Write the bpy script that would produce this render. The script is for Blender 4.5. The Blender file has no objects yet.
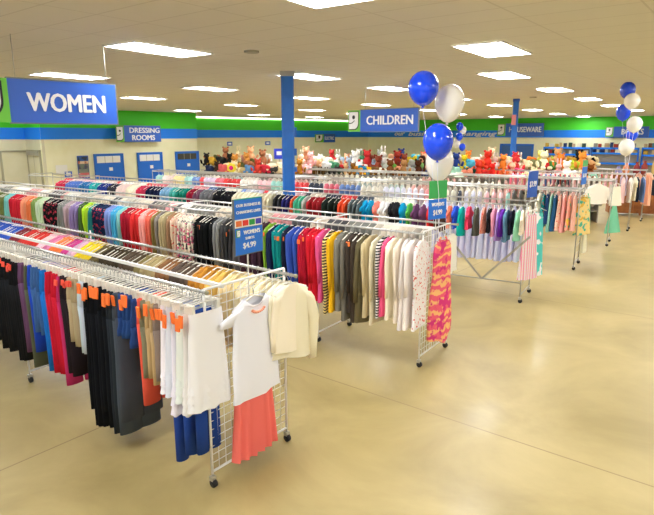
import bpy, bmesh, math, random
from mathutils import Vector, Matrix
R = random.Random(7)
S = bpy.context.scene
COL = S.collection
PI = math.pi
rad = math.radians

# ------------------------------------------------------------------ camera
CAM_Z = 2.9; FPX = 560.0; W_, H_ = 654, 515; CX, CY = 327.0, 257.5
PITCH = math.atan((257.5-134.5)/FPX)
def px(X, Y, Z):
    Z -= CAM_Z; c = math.cos(PITCH); s = math.sin(PITCH)
    dep = Y*c - Z*s; up = Y*s + Z*c
    return CX + FPX*X/dep, CY - FPX*up/dep
cd = bpy.data.cameras.new('camera'); cam = bpy.data.objects.new('camera', cd); COL.objects.link(cam)
cd.sensor_width = 36; cd.lens = 36*FPX/W_; cd.clip_start = .05; cd.clip_end = 200
cam.location = (0, 0, CAM_Z); cam.rotation_euler = (PI/2-PITCH, 0, 0)
S.camera = cam
S.view_settings.view_transform = 'Standard'; S.view_settings.look = 'None'
S.view_settings.gamma = 1; S.view_settings.use_curve_mapping = False
S.view_settings.exposure = 0.0

# ------------------------------------------------------------------ colour and materials
def lin(h):
    if isinstance(h, str):
        h = h.lstrip('#'); c = [int(h[i:i+2], 16)/255 for i in (0, 2, 4)]
    else: c = h
    return tuple((x/12.92 if x <= .04045 else ((x+.055)/1.055)**2.4) for x in c) + (1,)
def mat(name, col, rough=.5, metal=0, spec=.5, emit=0, trans=0):
    m = bpy.data.materials.new(name); m.use_nodes = True
    b = m.node_tree.nodes['Principled BSDF']
    b.inputs['Base Color'].default_value = lin(col)
    b.inputs['Roughness'].default_value = rough; b.inputs['Metallic'].default_value = metal
    b.inputs['Specular IOR Level'].default_value = spec
    if emit:
        b.inputs['Emission Color'].default_value = lin(col); b.inputs['Emission Strength'].default_value = emit
    return m
def noisy(m, scale, c1, c2, detail=4, bump=0, lo=.35, hi=.65, stretch=None):
    nt = m.node_tree; N = nt.nodes; L = nt.links; b = N['Principled BSDF']
    tc = N.new('ShaderNodeTexCoord'); n = N.new('ShaderNodeTexNoise'); n.inputs['Scale'].default_value = scale
    n.inputs['Detail'].default_value = detail
    if stretch:
        mp = N.new('ShaderNodeMapping'); mp.inputs['Scale'].default_value = stretch
        L.new(tc.outputs['Object'], mp.inputs['Vector']); L.new(mp.outputs['Vector'], n.inputs['Vector'])
    else: L.new(tc.outputs['Object'], n.inputs['Vector'])
    r = N.new('ShaderNodeValToRGB'); r.color_ramp.elements[0].position = lo; r.color_ramp.elements[1].position = hi
    r.color_ramp.elements[0].color = lin(c1); r.color_ramp.elements[1].color = lin(c2)
    L.new(n.outputs['Fac'], r.inputs['Fac']); L.new(r.outputs['Color'], b.inputs['Base Color'])
    if bump:
        bp = N.new('ShaderNodeBump'); bp.inputs['Strength'].default_value = bump
        L.new(n.outputs['Fac'], bp.inputs['Height']); L.new(bp.outputs['Normal'], b.inputs['Normal'])
    return m
def fabric(name, pattern=None, c2='#ffffff', c3=None, scale=14):
    """cloth: base colour from the object's own colour, with a weave and, if asked, a printed pattern"""
    m = bpy.data.materials.new(name); m.use_nodes = True
    nt = m.node_tree; N = nt.nodes; L = nt.links; b = N['Principled BSDF']
    b.inputs['Roughness'].default_value = .85; b.inputs['Specular IOR Level'].default_value = .15
    oi = N.new('ShaderNodeObjectInfo'); tc = N.new('ShaderNodeTexCoord')
    n = N.new('ShaderNodeTexNoise'); n.inputs['Scale'].default_value = 60
    L.new(tc.outputs['Object'], n.inputs['Vector'])
    bpn = N.new('ShaderNodeBump'); bpn.inputs['Strength'].default_value = .25
    L.new(n.outputs['Fac'], bpn.inputs['Height']); L.new(bpn.outputs['Normal'], b.inputs['Normal'])
    src = oi.outputs['Color']
    def mix(fac, a, colr):
        mx = N.new('ShaderNodeMix'); mx.data_type = 'RGBA'
        L.new(fac, mx.inputs[0]); L.new(a, mx.inputs[6]); mx.inputs[7].default_value = lin(colr)
        return mx.outputs[2]
    def ramp(fac, a, bb):
        r = N.new('ShaderNodeValToRGB'); r.color_ramp.elements[0].position = a; r.color_ramp.elements[1].position = bb
        L.new(fac, r.inputs['Fac']); return r.outputs['Color']
    if pattern == 'print':
        for k, c in enumerate([c2, c3] if c3 else [c2]):
            q = N.new('ShaderNodeTexNoise'); q.inputs['Scale'].default_value = scale*(1+.4*k); q.inputs['Detail'].default_value = 1
            mp = N.new('ShaderNodeMapping'); mp.inputs['Location'].default_value = (k*3.1, k*1.7, k)
            L.new(tc.outputs['Object'], mp.inputs['Vector']); L.new(mp.outputs['Vector'], q.inputs['Vector'])
            src = mix(ramp(q.outputs['Fac'], *((.62, .65) if name == 'red_dotted_cloth' else (.56, .6))), src, c)
    if pattern in ('stripe', 'plaid'):
        w = N.new('ShaderNodeTexWave'); w.bands_direction = 'Z'; w.inputs['Scale'].default_value = scale
        L.new(tc.outputs['Object'], w.inputs['Vector']); src = mix(ramp(w.outputs['Fac'], .5, .6), src, c2)
        if pattern == 'plaid':
            w = N.new('ShaderNodeTexWave'); w.bands_direction = 'Y'; w.inputs['Scale'].default_value = scale
            L.new(tc.outputs['Object'], w.inputs['Vector']); src = mix(ramp(w.outputs['Fac'], .6, .7), src, c3 or c2)
    if pattern == 'tiedye':
        w = N.new('ShaderNodeTexWave'); w.bands_direction = 'Z'; w.inputs['Scale'].default_value = scale
        w.inputs['Distortion'].default_value = 7; w.inputs['Detail'].default_value = 3; w.inputs['Detail Scale'].default_value = 3
        L.new(tc.outputs['Object'], w.inputs['Vector'])
        src = mix(ramp(w.outputs['Fac'], .45, .8), src, c2)
        q = N.new('ShaderNodeTexNoise'); q.inputs['Scale'].default_value = 9; L.new(tc.outputs['Object'], q.inputs['Vector'])
        src = mix(ramp(q.outputs['Fac'], .53, .6), src, c3)
    L.new(src, b.inputs['Base Color'])
    return m
M = {}
M['cloth'] = fabric('cloth')
M['floral'] = fabric('floral_cloth', 'print', '#d8688c', '#4a5a5c', 16)
M['redprint'] = fabric('red_dotted_cloth', 'print', '#e0584a', None, 26)
M['flower2'] = fabric('tropical_cloth', 'print', '#e8b84a', '#58b89a', 7)
M['reddot'] = fabric('dotted_cloth', 'print', '#c83c50', None, 22)
M['stripe'] = fabric('striped_cloth', 'stripe', '#262428', None, 8)
M['plaid'] = fabric('plaid_cloth', 'plaid', '#f6e4ea', '#f49ab4', 6)
M['tiedye'] = fabric('tie_dye_cloth', 'tiedye', '#fbc07c', '#e03c80', 2.6)
M['teeprint'] = fabric('printed_cloth', 'print', '#ffffff', None, 6)
M['denim'] = fabric('denim_cloth')
M['white_wire'] = mat('white_wire', '#eceae4', .35)
M['chrome'] = mat('chrome', '#c9c9c4', .28, .85)
M['steel'] = mat('grey_steel', '#b4b2a8', .4, .6)
M['rubber'] = mat('black_rubber', '#1d1d1f', .6)
M['hanger'] = mat('white_plastic', '#ebe6d8', .35)
M['hook'] = mat('hook_wire', '#a8a8a4', .3, .8)
M['tag'] = mat('orange_tag', '#ff7a30', .6)
M['tagred'] = mat('red_tag', '#f2503c', .6)
M['paper'] = mat('white_card', '#f2f0ea', .6)
M['signblue'] = mat('sign_blue', '#2c62c8', .4)
M['signblue2'] = mat('price_sign_blue', '#2377e0', .45)
M['signedge'] = mat('sign_edge', '#6e7478', .4, .3)
M['letter'] = mat('white_letter', '#f4f4f2', .5)
M['lime'] = mat('lime_green', '#6ec83c', .5)
M['black'] = mat('black_mark', '#18181a', .5)
M['orange_sq'] = mat('orange_square', '#f07c3c', .5); M['red_sq'] = mat('red_square', '#e83a30', .5)
M['green_sq'] = mat('green_square', '#2ea24a', .5); M['violet_sq'] = mat('violet_square', '#4a42b8', .5)
M['teal_strip'] = mat('teal_strip', '#2aa08c', .5)
M['greencard'] = mat('green_card', '#3cae5a', .5)
M['pillar'] = noisy(mat('blue_paint', '#1668c0', .4), 3, '#1563ba', '#1b70cc')
M['doorblue'] = mat('door_blue', '#0f6ad2', .45)
M['bandblue'] = mat('band_blue_paint', '#1a86ff', .6)
M['bandgreen'] = mat('band_green_paint', '#4ad82a', .6)
M['wall'] = noisy(mat('cream_paint', '#f4f0c8', .7), 1.5, '#f2edc2', '#f7f3ce')
M['wallgrey'] = noisy(mat('sand_paint', '#c6c19c', .7), 1.5, '#dcd6b4', '#e2dcbe')
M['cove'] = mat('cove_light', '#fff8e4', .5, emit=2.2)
M['trim'] = mat('frame_grey', '#a8a388', .5)
M['balloon_blue'] = mat('blue_latex', '#0f4cf0', .12); M['balloon_white'] = mat('white_latex', '#fffaf0', .15)
for k in ('balloon_blue', 'balloon_white'):
    b = M[k].node_tree.nodes['Principled BSDF']; b.inputs['Coat Weight'].default_value = .5
    b.inputs['Subsurface Weight'].default_value = .15; b.inputs['Subsurface Radius'].default_value = (.1, .1, .1)
M['string'] = mat('ribbon', '#e6e4ee', .4)
M['light'] = mat('lamp_diffuser', '#f8fbff', .5, emit=16.0)
M['lframe'] = mat('lamp_frame', '#f2efe6', .4)
M['shelf'] = mat('grey_shelf', '#a39a8a', .5)
M['wood'] = noisy(mat('brown_wood', '#9a5a24', .45), 4, '#8a4c1c', '#b06c30', stretch=(1, 8, 1))
M['plush'] = fabric('plush_fur')
M['darkglass'] = mat('dark_mesh', '#3c3a30', .4)
M['screen'] = mat('blue_screen', '#2a3cc8', .3)
# ceiling with a faint tile grid
def ceiling_mat():
    m = mat('ceiling_tile', '#c9b89a', .85); nt = m.node_tree; N = nt.nodes; L = nt.links; b = N['Principled BSDF']
    tc = N.new('ShaderNodeTexCoord'); br = N.new('ShaderNodeTexBrick'); mp = N.new('ShaderNodeMapping')
    mp.inputs['Rotation'].default_value = (0, 0, rad(38)); L.new(tc.outputs['Object'], mp.inputs['Vector'])
    L.new(mp.outputs['Vector'], br.inputs['Vector']); br.offset = 0
    br.inputs['Scale'].default_value = 1; br.inputs['Brick Width'].default_value = 1.22; br.inputs['Row Height'].default_value = .61
    br.inputs['Mortar Size'].default_value = .012
    br.inputs['Color1'].default_value = lin('#e4dfd0'); br.inputs['Color2'].default_value = lin('#e6e1d3'); br.inputs['Mortar'].default_value = lin('#d6d0c0')
    L.new(br.outputs['Color'], b.inputs['Base Color']); return m
M['ceiling'] = ceiling_mat()
def floor_mat():
    m = mat('polished_concrete', '#c4ad78', .3); nt = m.node_tree; N = nt.nodes; L = nt.links; b = N['Principled BSDF']
    tc = N.new('ShaderNodeTexCoord'); n1 = N.new('ShaderNodeTexNoise'); n1.inputs['Scale'].default_value = .7; n1.inputs['Detail'].default_value = 8
    n1.inputs['Roughness'].default_value = .6; n1.inputs['Distortion'].default_value = .6
    L.new(tc.outputs['Object'], n1.inputs['Vector'])
    r = N.new('ShaderNodeValToRGB'); E = r.color_ramp.elements
    E[0].position = .32; E[0].color = lin('#9a8854'); E[1].position = .68; E[1].color = lin('#b9a670')
    L.new(n1.outputs['Fac'], r.inputs['Fac'])
    br = N.new('ShaderNodeTexBrick'); mp = N.new('ShaderNodeMapping'); mp.inputs['Rotation'].default_value = (0, 0, rad(38))
    L.new(tc.outputs['Object'], mp.inputs['Vector']); L.new(mp.outputs['Vector'], br.inputs['Vector']); br.offset = 0
    br.inputs['Brick Width'].default_value = 5; br.inputs['Row Height'].default_value = 5; br.inputs['Mortar Size'].default_value = .008
    br.inputs['Scale'].default_value = 1
    mx = N.new('ShaderNodeMix'); mx.data_type = 'RGBA'; L.new(br.outputs['Fac'], mx.inputs[0]); L.new(r.outputs['Color'], mx.inputs[6])
    mx.inputs[7].default_value = lin('#8e7a4c'); L.new(mx.outputs[2], b.inputs['Base Color'])
    rr = N.new('ShaderNodeMapRange'); rr.inputs['To Min'].default_value = .34; rr.inputs['To Max'].default_value = .55
    L.new(n1.outputs['Fac'], rr.inputs['Value']); L.new(rr.outputs['Result'], b.inputs['Roughness'])
    b.inputs['Coat Weight'].default_value = .06; b.inputs['Coat Roughness'].default_value = .12
    return m
M['floor'] = floor_mat()

# ------------------------------------------------------------------ mesh builder
class MB:
    def __init__(s): s.v = []; s.f = []; s.m = []; s.c = []; s.mats = []; s.smooth = []
    def mi(s, m):
        if m not in s.mats: s.mats.append(m)
        return s.mats.index(m)
    def add(s, vs, fs, m=None, smooth=False, col=None):
        o = len(s.v); s.v += [tuple(v) for v in vs]; k = s.mi(m)
        for f in fs: s.f.append([i+o for i in f]); s.m.append(k); s.smooth.append(smooth); s.c.append(col)
        return s
    def box(s, x0, x1, y0, y1, z0, z1, m=None, X=None):
        vs = [Vector((x, y, z)) for z in (z0, z1) for y in (y0, y1) for x in (x0, x1)]
        if X: vs = [X @ v for v in vs]
        return s.add(vs, [(0, 2, 3, 1), (4, 5, 7, 6), (0, 1, 5, 4), (2, 6, 7, 3), (0, 4, 6, 2), (1, 3, 7, 5)], m)
    def loft(s, rings, m=None, cap=True, smooth=True, closed=True, col=None):
        n = len(rings[0]); vs = [v for r in rings for v in r]; fs = []
        for k in range(len(rings)-1):
            for i in range(n if closed else n-1):
                j = (i+1) % n; fs.append((k*n+i, k*n+j, (k+1)*n+j, (k+1)*n+i))
        if cap and closed:
            fs.append(tuple(range(n-1, -1, -1))); fs.append(tuple((len(rings)-1)*n+i for i in range(n)))
        return s.add(vs, fs, m, smooth, col)
    def tube(s, pts, r, m=None, n=6, cap=True, col=None, smooth=True):
        pts = [Vector(p) for p in pts]; rings = []
        rs = r if isinstance(r, (list, tuple)) else [r]*len(pts)
        up = None
        for i, p in enumerate(pts):
            d = (pts[min(i+1, len(pts)-1)] - pts[max(i-1, 0)]).normalized()
            if up is None: up = Vector((0, 0, 1)) if abs(d.z) < .9 else Vector((1, 0, 0))
            a = d.cross(up)
            if a.length < 1e-4: a = d.orthogonal()
            a.normalize(); b = a.cross(d).normalized(); up = b
            rings.append([p + a*rs[i]*math.cos(2*PI*k/n) + b*rs[i]*math.sin(2*PI*k/n) for k in range(n)])
        return s.loft(rings, m, cap, smooth, col=col)
    def ell(s, c, rx, ry, rz, m=None, nu=10, nv=7, X=None, col=None):
        rings = []
        for k in range(1, nv):
            t = PI*k/nv; rings.append([Vector((c[0]+rx*math.sin(t)*math.cos(2*PI*i/nu), c[1]+ry*math.sin(t)*math.sin(2*PI*i/nu), c[2]+rz*math.cos(t))) for i in range(nu)])
        if X: rings = [[X @ v for v in r] for r in rings]
        return s.loft(rings, m, True, True, col=col)
    def mesh(s, name, colors=False):
        me = bpy.data.meshes.new(name); me.from_pydata(s.v, [], s.f)
        for m in s.mats:
            me.materials.append(m)
        me.polygons.foreach_set('material_index', s.m); me.polygons.foreach_set('use_smooth', s.smooth)
        if colors:
            a = me.color_attributes.new('Col', 'FLOAT_COLOR', 'CORNER')
            for p in me.polygons:
                c = s.c[p.index] or (1, 1, 1, 1)
                for li in p.loop_indices: a.data[li].color = c
        me.update(); return me
    def obj(s, name, parent=None, m=None, loc=None, colors=False):
        if m is not None: s.mats = [m]; s.m = [0]*len(s.m)
        return link(name, s.mesh(name, colors), parent, loc)
def link(name, data, parent=None, loc=None, rz=0, color=None):
    o = bpy.data.objects.new(name, data); COL.objects.link(o)
    if parent: o.parent = parent
    if loc: o.location = loc
    if rz: o.rotation_euler = (0, 0, rz)
    if color: o.color = lin(color) if isinstance(color, str) else color
    return o
def empty(name, loc, rz=0): return link(name, None, None, loc, rz)
def tag(o, label=None, cat=None, group=None, kind=None):
    if label:
        w = label.split(); assert 4 <= len(w) <= 16, (len(w), label)
        o['label'] = label
    if cat: o['category'] = cat
    if group: o['group'] = group
    if kind: o['kind'] = kind
    return o
def struct(o): o['kind'] = 'structure'; return o
used_labels = {}

# ------------------------------------------------------------------ text
def text_mesh(body, w, h, shear=0, bold=.012, ext=.004):
    cu = bpy.data.curves.new('t', 'FONT'); cu.body = body; cu.align_x = 'CENTER'; cu.size = 1;  cu.shear = shear
    cu.resolution_u = 3; cu.space_line = .95
    o = bpy.data.objects.new('t', cu); COL.objects.link(o); bpy.context.view_layer.update()
    me = bpy.data.meshes.new_from_object(o.evaluated_get(bpy.context.evaluated_depsgraph_get()))
    bpy.data.objects.remove(o)
    xs = [v.co.x for v in me.vertices]; ys = [v.co.y for v in me.vertices]
    x0, x1, y0, y1 = min(xs), max(xs), min(ys), max(ys)
    bm = bmesh.new(); bm.from_mesh(me)
    r = bmesh.ops.extrude_face_region(bm, geom=bm.faces[:])
    vv = set(e for e in r['geom'] if isinstance(e, bmesh.types.BMVert))
    for v in bm.verts:
        v.co = Vector(((v.co.x-(x0+x1)/2)/(x1-x0)*w, ext if v in vv else 0, (v.co.y-(y0+y1)/2)/(y1-y0)*h))
    bm.normal_update(); bm.to_mesh(me); bm.free(); return me
def text(name, body, cx, cz, w, h, y, parent, m=None, shear=0, bold=.012):
    me0 = text_mesh(body, w, h, shear, 0)
    nl = max(len(l) for l in body.split('\n')); d = w/nl*.05
    bm = bmesh.new()
    for dx, dz, dy in ((0, 0, 0), (d, 0, .0004), (-d, 0, .0008), (0, d*.5, .0012), (0, -d*.5, .0016)):
        n0 = len(bm.verts); bm.from_mesh(me0); bm.verts.ensure_lookup_table()
        for v in bm.verts[n0:]: v.co += Vector((dx, dy, dz))
    me = bpy.data.meshes.new('lettering'); bm.to_mesh(me); bm.free(); me.materials.clear(); me.materials.append(m or M['letter'])
    return link(name, me, parent, (cx, y-.004, cz))
def g_logo(parent, cx, cz, w, h, y, edge=None):
    """half-face letter g on a lime tile"""
    mb = MB(); mb.box(cx-w/2, cx+w/2, y, y+.012, cz-h/2, cz+h/2)
    t = mb.obj('logo_tile', parent, M['lime'])
    def shape(x0, x1, z0, z1, r, yy, m, name):
        pts = [(x0, z1), (x0, z0)]
        for k in range(9):
            a = -PI/2 + PI/2*k/8; pts.append((x1-r+r*math.cos(a), z0+r+r*math.sin(a)))
        pts.append((x1, z1)); n = len(pts)
        b = MB(); b.add([(p[0], yy, p[1]) for p in pts]+[(p[0], yy+.004, p[1]) for p in pts],
            [tuple(range(n)), tuple(range(2*n-1, n-1, -1))]+[(i, i+n, (i+1) % n+n, (i+1) % n) for i in range(n)])
        return b.obj(name, t, m)
    x0, x1, z0, z1 = cx-w*.40, cx+w*.34, cz-h*.38, cz+h*.42
    shape(x0-w*.04, x1+w*.05, z0-h*.05, z1+h*.02, w*.38, y-.004, M['black'], 'logo_outline')
    shape(x0, x1, z0, z1, w*.34, y-.008, M['letter'], 'logo_face')
    b = MB()
    n = 16; ex, ez, er = cx-w*.02, cz+h*.18, w*.12
    b.add([(ex+er*math.cos(2*PI*k/n), y-.010, ez+er*math.sin(2*PI*k/n)) for k in range(n)], [tuple(range(n))])
    pts = [(x0+(x1-x0)*(.0+.62*k/8), cz-h*.10+h*.10*(k/8)**2*1.2-h*.02*math.sin(PI*k/8)) for k in range(9)]
    vs = [(p[0], y-.010, p[1]+s*h*.022) for p in pts for s in (1, -1)]
    b.add(vs, [(2*k, 2*k+1, 2*k+3, 2*k+2) for k in range(8)])
    b.obj('logo_eye_and_smile', t, M['black'])
    return t

# ------------------------------------------------------------------ room shell
CEIL = 4.2; BAND0 = 2.66; BANDM = 3.24
def wall(name, a, b, z0=0, z1=CEIL, m='wall', th=.15):
    a = Vector((a[0], a[1], 0)); b = Vector((b[0], b[1], 0)); d = b-a
    ang = math.atan2(d.y, d.x)
    mb = MB(); mb.box(0, d.length, 0, th, z0, z1)
    return struct(mb.obj(name, None, M[m], a)), ang, d.length
trim_n = [0]
def strip(a, b, z0, z1, m, th=.02, off=.004):
    a = Vector((a[0], a[1], 0)); b = Vector((b[0], b[1], 0)); d = b-a; ang = math.atan2(d.y, d.x)
    trim_n[0] += 1; mb = MB(); mb.box(0, d.length, -th-off, -off, z0, z1)
    o = struct(mb.obj('trim_%d' % trim_n[0], None, M[m], a)); o.rotation_euler[2] = ang; return o
def wall_run(name, a, b, m='wall', bands=True):
    o, ang, L = wall(name, a, b, m=m); o.rotation_euler[2] = ang
    if bands:
        strip(a, b, BANDM, CEIL, 'bandgreen'); strip(a, b, BAND0, BANDM, 'bandblue')
    return ang, L
mb = MB(); mb.box(-28, 40, -3, 70, -.1, 0); struct(mb.obj('floor', None, M['floor']))
mb = MB(); mb.box(-28, 40, -3, 70, CEIL, CEIL+.1); struct(mb.obj('ceiling', None, M['ceiling']))
u52 = Vector((math.cos(rad(52)), math.sin(rad(52)), 0)); u38 = Vector((math.cos(rad(-38)), math.sin(rad(-38)), 0))
P0 = Vector((-14.28, 28.56, 0)); P1 = Vector((-8.25, 36.29, 0))          # dressing room wall
wall_run('wall_dressing_rooms', P0, P1)
PB = P0 - u38*1.7
wall_run('wall_left_return', PB, P0, 'wallgrey')
PA = PB - u52*9
wall_run('wall_left', PA, PB, 'wallgrey')
P2 = P1 - u38*2.2                                                       # step back
wall_run('wall_step', P1, P2)
P3 = Vector((4.1, 56.5, 0))
Q = P3 - u52*((P3-P2).dot(u52))
P2b = Vector((-9.9, 42.2, 0))
wall_run('wall_back_left', P2b, P3)
P4 = P3 + u38*31
wall_run('wall_back_right', P3, P4)
# bright cove line at the top of the far left wall
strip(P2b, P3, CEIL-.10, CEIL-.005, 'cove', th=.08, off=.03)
def on_wall(a, b, pxx, z=0):
    """distance along wall a->b whose point projects to column pxx"""
    d = (b-a).normalized(); lo, hi = 0, (b-a).length
    for _ in range(50):
        mid = (lo+hi)/2; q = a + d*mid
        if q.y <= .5 or px(q.x, q.y, z)[0] < pxx: lo = mid
        else: hi = mid
    return (lo+hi)/2
def wall_empty(name, a, b, pxx, off=.04, z=0):
    d = (b-a).normalized(); s = on_wall(a, b, pxx, z); n = Vector((d.y, -d.x, 0))
    q = a+d*s+n*off
    return empty(name, (q.x, q.y, z), math.atan2(d.y, d.x))

# dressing-room doors
for i, (x0, x1, top, lab) in enumerate([(94.5, 122, 1.82, 'p'), (137.5, 161, 1.83, 'p'), (175.5, 197.5, 1.83, 'd')]):
    s0, s1 = on_wall(P0, P1, x0, 1.5), on_wall(P0, P1, x1, 1.5); w = s1-s0
    q = P0+u52*s0
    e = empty('door_%d' % (i+1), (q.x, q.y, 0), rad(52)); struct(e)
    nn = -.05
    b = MB(); b.box(0, w, nn-.03, nn+.04, 0, top); b.obj('door_panel', e, M['doorblue'])
    b = MB(); b.box(-.05, 0, nn-.05, nn+.04, 0, top+.05); b.box(w, w+.05, nn-.05, nn+.04, 0, top+.05); b.box(-.05, w+.05, nn-.05, nn+.04, top, top+.05)
    b.obj('door_frame', e, M['doorblue'])
    b = MB(); b.box(w*.06, w*.9, nn-.045, nn-.03, top-.44, top-.08); pn = b.obj('transom_panel', e, M['paper'] if lab == 'p' else M['darkglass'])
    b = MB()
    for k in range(1, 3): b.box(w*(.06+.28*k)-.012, w*(.06+.28*k)+.012, nn-.05, nn-.045, top-.44, top-.08)
    b.obj('transom_divider', pn, M['trim'])
    b = MB(); b.box(w*.47, w*.6, nn-.045, nn-.03, top-.88, top-.70); b.obj('door_notice', e, M['paper'])
# grey door in the left return
e = empty('door_4', PB, rad(-38)); struct(e)
b = MB(); b.box(.25, 1.5, -.06, -.03, 0, 2.05); b.obj('door_panel', e, M['wallgrey'])
b = MB(); b.box(.17, .25, -.09, -.01, 0, 2.13); b.box(1.5, 1.58, -.09, -.01, 0, 2.13); b.box(.17, 1.58, -.09, -.01, 2.05, 2.13); b.obj('door_frame', e, M['trim'])
b = MB(); b.box(.86, .88, -.07, -.06, 0, 2.05); b.obj('door_seam', e, M['trim'])
b = MB(); b.box(.3, 1.5, -.16, -.10, 1.86, 2.08); o = tag(b.obj('wall_plaque', None, M['steel'], PB), 'long pale grey plaque with small print above the grey door', 'sign'); o.rotation_euler[2] = rad(-38)
b = MB(); b.box(0, .09, -.08, -.02, 0, 2.1); b.box(0, 1.3, -.08, -.02, 2.02, 2.1); q = PB-u52*1.35
t_ = struct(b.obj('trim_40', None, M['trim'], q)); t_.rotation_euler[2] = rad(52)

# things on the dressing-room wall
def wall_card(name, a, b_, x0, x1, z0, z1, m, label, cat, off=.05):
    s0, s1 = on_wall(a, b_, x0, z0), on_wall(a, b_, x1, z0); d = (b_-a).normalized(); q = a+d*s0
    mb = MB(); mb.box(0, s1-s0, -off, -off+.02, z0, z1)
    o = mb.obj(name, None, M[m], q); o.rotation_euler[2] = math.atan2(d.y, d.x)
    if label: tag(o, label, cat)
    return o, s1-s0
wall_card('notice_sheet', P0, P1, 56, 67.5, .90, 1.36, 'paper', 'blank white notice sheet on the cream wall left of the poster', 'notice')
o, w = wall_card('blue_notice', P0, P1, 64.5, 72, .74, 1.02, 'signblue', 'small blue notice overlapping the white sheet on the wall', 'notice')
b = MB(); b.box(w*.2, w*.8, -.06, -.05, .80, .95); b.obj('notice_print', o, M['letter'])
s0, s1 = on_wall(P0, P1, 77, 1.5), on_wall(P0, P1, 88, 1.5); q = P0+u52*s0
e = tag(empty('photo_poster', (q.x, q.y, 0), rad(52)), 'tall narrow poster of stacked colour pictures beside the first blue door', 'poster'); w = s1-s0
b = MB(); b.box(0, w, -.05, -.02, .60, 1.80); b.obj('poster_board', e, M['signblue'])
for k, (z0, z1, c1, c2) in enumerate([(1.62, 1.86, '#2a5aa0', '#20324c'), (1.48, 1.62, '#e0c0a0', '#b04a38'), (1.2, 1.48, '#6f7a6a', '#4a4660'), (1.0, 1.2, '#6a7a78', '#8c8c7c'), (.77, 1.0, '#e8e0dc', '#d86a6a')]):
    m = noisy(mat('poster_picture_%s' % c1[1:], c1, .5), 3, c1, c2, lo=.45, hi=.55)
    b = MB(); b.box(.02, w-.02, -.06, -.05, z0-.11, z1-.1); b.obj('poster_picture', e, m)

# ------------------------------------------------------------------ hanging signs
def sign(name, label, a, b_, zb, zt, words, logo=None, m='signblue', th=.05, chains=True, tx=(.5, .5, .8, .5), bold=.012, depth=None, shear=0):
    a = Vector((a[0], a[1], 0)); b_ = Vector((b_[0], b_[1], 0)); L = (b_-a).length
    e = tag(empty(name, (a.x, a.y, zb), math.atan2(b_.y-a.y, b_.x-a.x)), label, 'sign'); h = zt-zb
    x0 = 0
    if logo:
        x0 = logo; g_logo(e, logo/2, h/2, logo, h, -.012)
    b = MB(); b.box(x0, L, 0, depth or th, 0, h); b.obj('sign_panel', e, M[m])
    b = MB(); z = .018
    b.box(x0, L, -.003, (depth or th)+.003, h, h+z); b.box(x0, L, -.003, (depth or th)+.003, -z, 0); b.box(L, L+z, -.003, (depth or th)+.003, -z, h+z); b.obj('sign_frame', e, M['signedge'])
    pw = L-x0
    for body, cx, cz, w, hh in words:
        text('lettering', body, x0+pw*cx, h*cz, pw*w, h*hh, -.004, e, bold=bold, shear=shear)
    if chains:
        for t in (.08, .92):
            b = MB(); b.tube([(x0+pw*t, .02, h), (x0+pw*t, .02, CEIL-zb)], .006, n=5); b.obj('hanging_rod', e, M['steel'])
    return e
d49 = Vector((math.cos(rad(47)), math.sin(rad(47)), 0)); a = Vector((-4.32, 7.68, 0))
sign('hanging_sign', 'large blue hanging sign reading WOMEN at the upper left, lime logo beside it', a-d49*.52, a+d49*1.61, 3.06, 3.63, [('WOMEN', .52, .49, .72, .43)], logo=.62, bold=.016)
sign('hanging_sign', 'blue hanging sign reading CHILDREN left of the big balloons', (.62, 16.68), (2.36, 14.95), 2.98, 3.57, [('CHILDREN', .52, .52, .8, .40)], logo=.46, bold=.016)
def wall_sign(label, a, b_, x0, x1, zb, zt, words, logo, off, **k):
    d = (b_-a).normalized(); n = Vector((d.y, -d.x, 0)); A = a+n*off; B = b_+n*off
    s0, s1 = on_wall(A, B, x0, zb), on_wall(A, B, x1, zb)
    return sign('wall_sign', label, A+d*s0, A+d*s1, zb, zt, words, logo=logo, chains=False, **k)
wall_sign('blue box sign reading DRESSING ROOMS on the wall above the blue doors', P0, P1, 116.5, 161, 2.50, 3.38, [('DRESSING', .56, .72, .82, .32), ('ROOMS', .52, .26, .62, .32)], .5, .45, depth=.4, bold=.016)
wall_sign('small blue sign reading ELECTRIC on the far wall blue band', P2b, P3, 315, 335, 2.22, 2.92, [('ELECTRIC', .5, .5, .8, .4)], 1.1, .1, bold=.016)
wall_sign('blue sign reading HOUSEWARE behind the far blue pillar', P3, P4, 497, 543, 2.78, 3.78, [('HOUSEWARE', .52, .52, .84, .42)], .7, .3, bold=.016)
wall_sign('blue sign reading BOOKS behind the right balloon bunch', P3, P4, 605, 648, 2.74, 3.46, [('BOOKS', .55, .5, .62, .55)], .55, .3, bold=.016)
# script lettering on the blue band
s0, s1 = on_wall(P3, P4, 395, 3), on_wall(P3, P4, 497, 3)
q = P3+u38*s0
e = tag(empty('wall_lettering', (q.x, q.y, 2.68), rad(-38)), 'white slanted lettering about changing on the blue wall band', 'lettering')
tot_ = s1-s0; x_ = 0
for wd, f, hh_ in (('our', .11, .27), ('business', .33, .40), ('is', .07, .38), ('changing', .37, .46)):
    text('lettering', wd, x_+tot_*f/2, .3-(.06 if wd == 'changing' else 0) if wd != 'our' else .26, tot_*f, hh_, -.04, e, shear=.3); x_ += tot_*(f+.04)
# small blue department plates on the far wall
for x, nm in ((229.5, 'left'), (267.5, 'right')):
    o, w = wall_card('wall_plate', P2b, P3, x-2.5, x+2.5, 2.05, 2.35, 'signblue', 'tiny blue plate high on far cream wall, %s one of the pair' % nm, 'sign')
    b = MB(); b.box(w*.2, w*.8, -.06, -.05, 2.13, 2.27); b.obj('plate_print', o, M['letter'])
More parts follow.
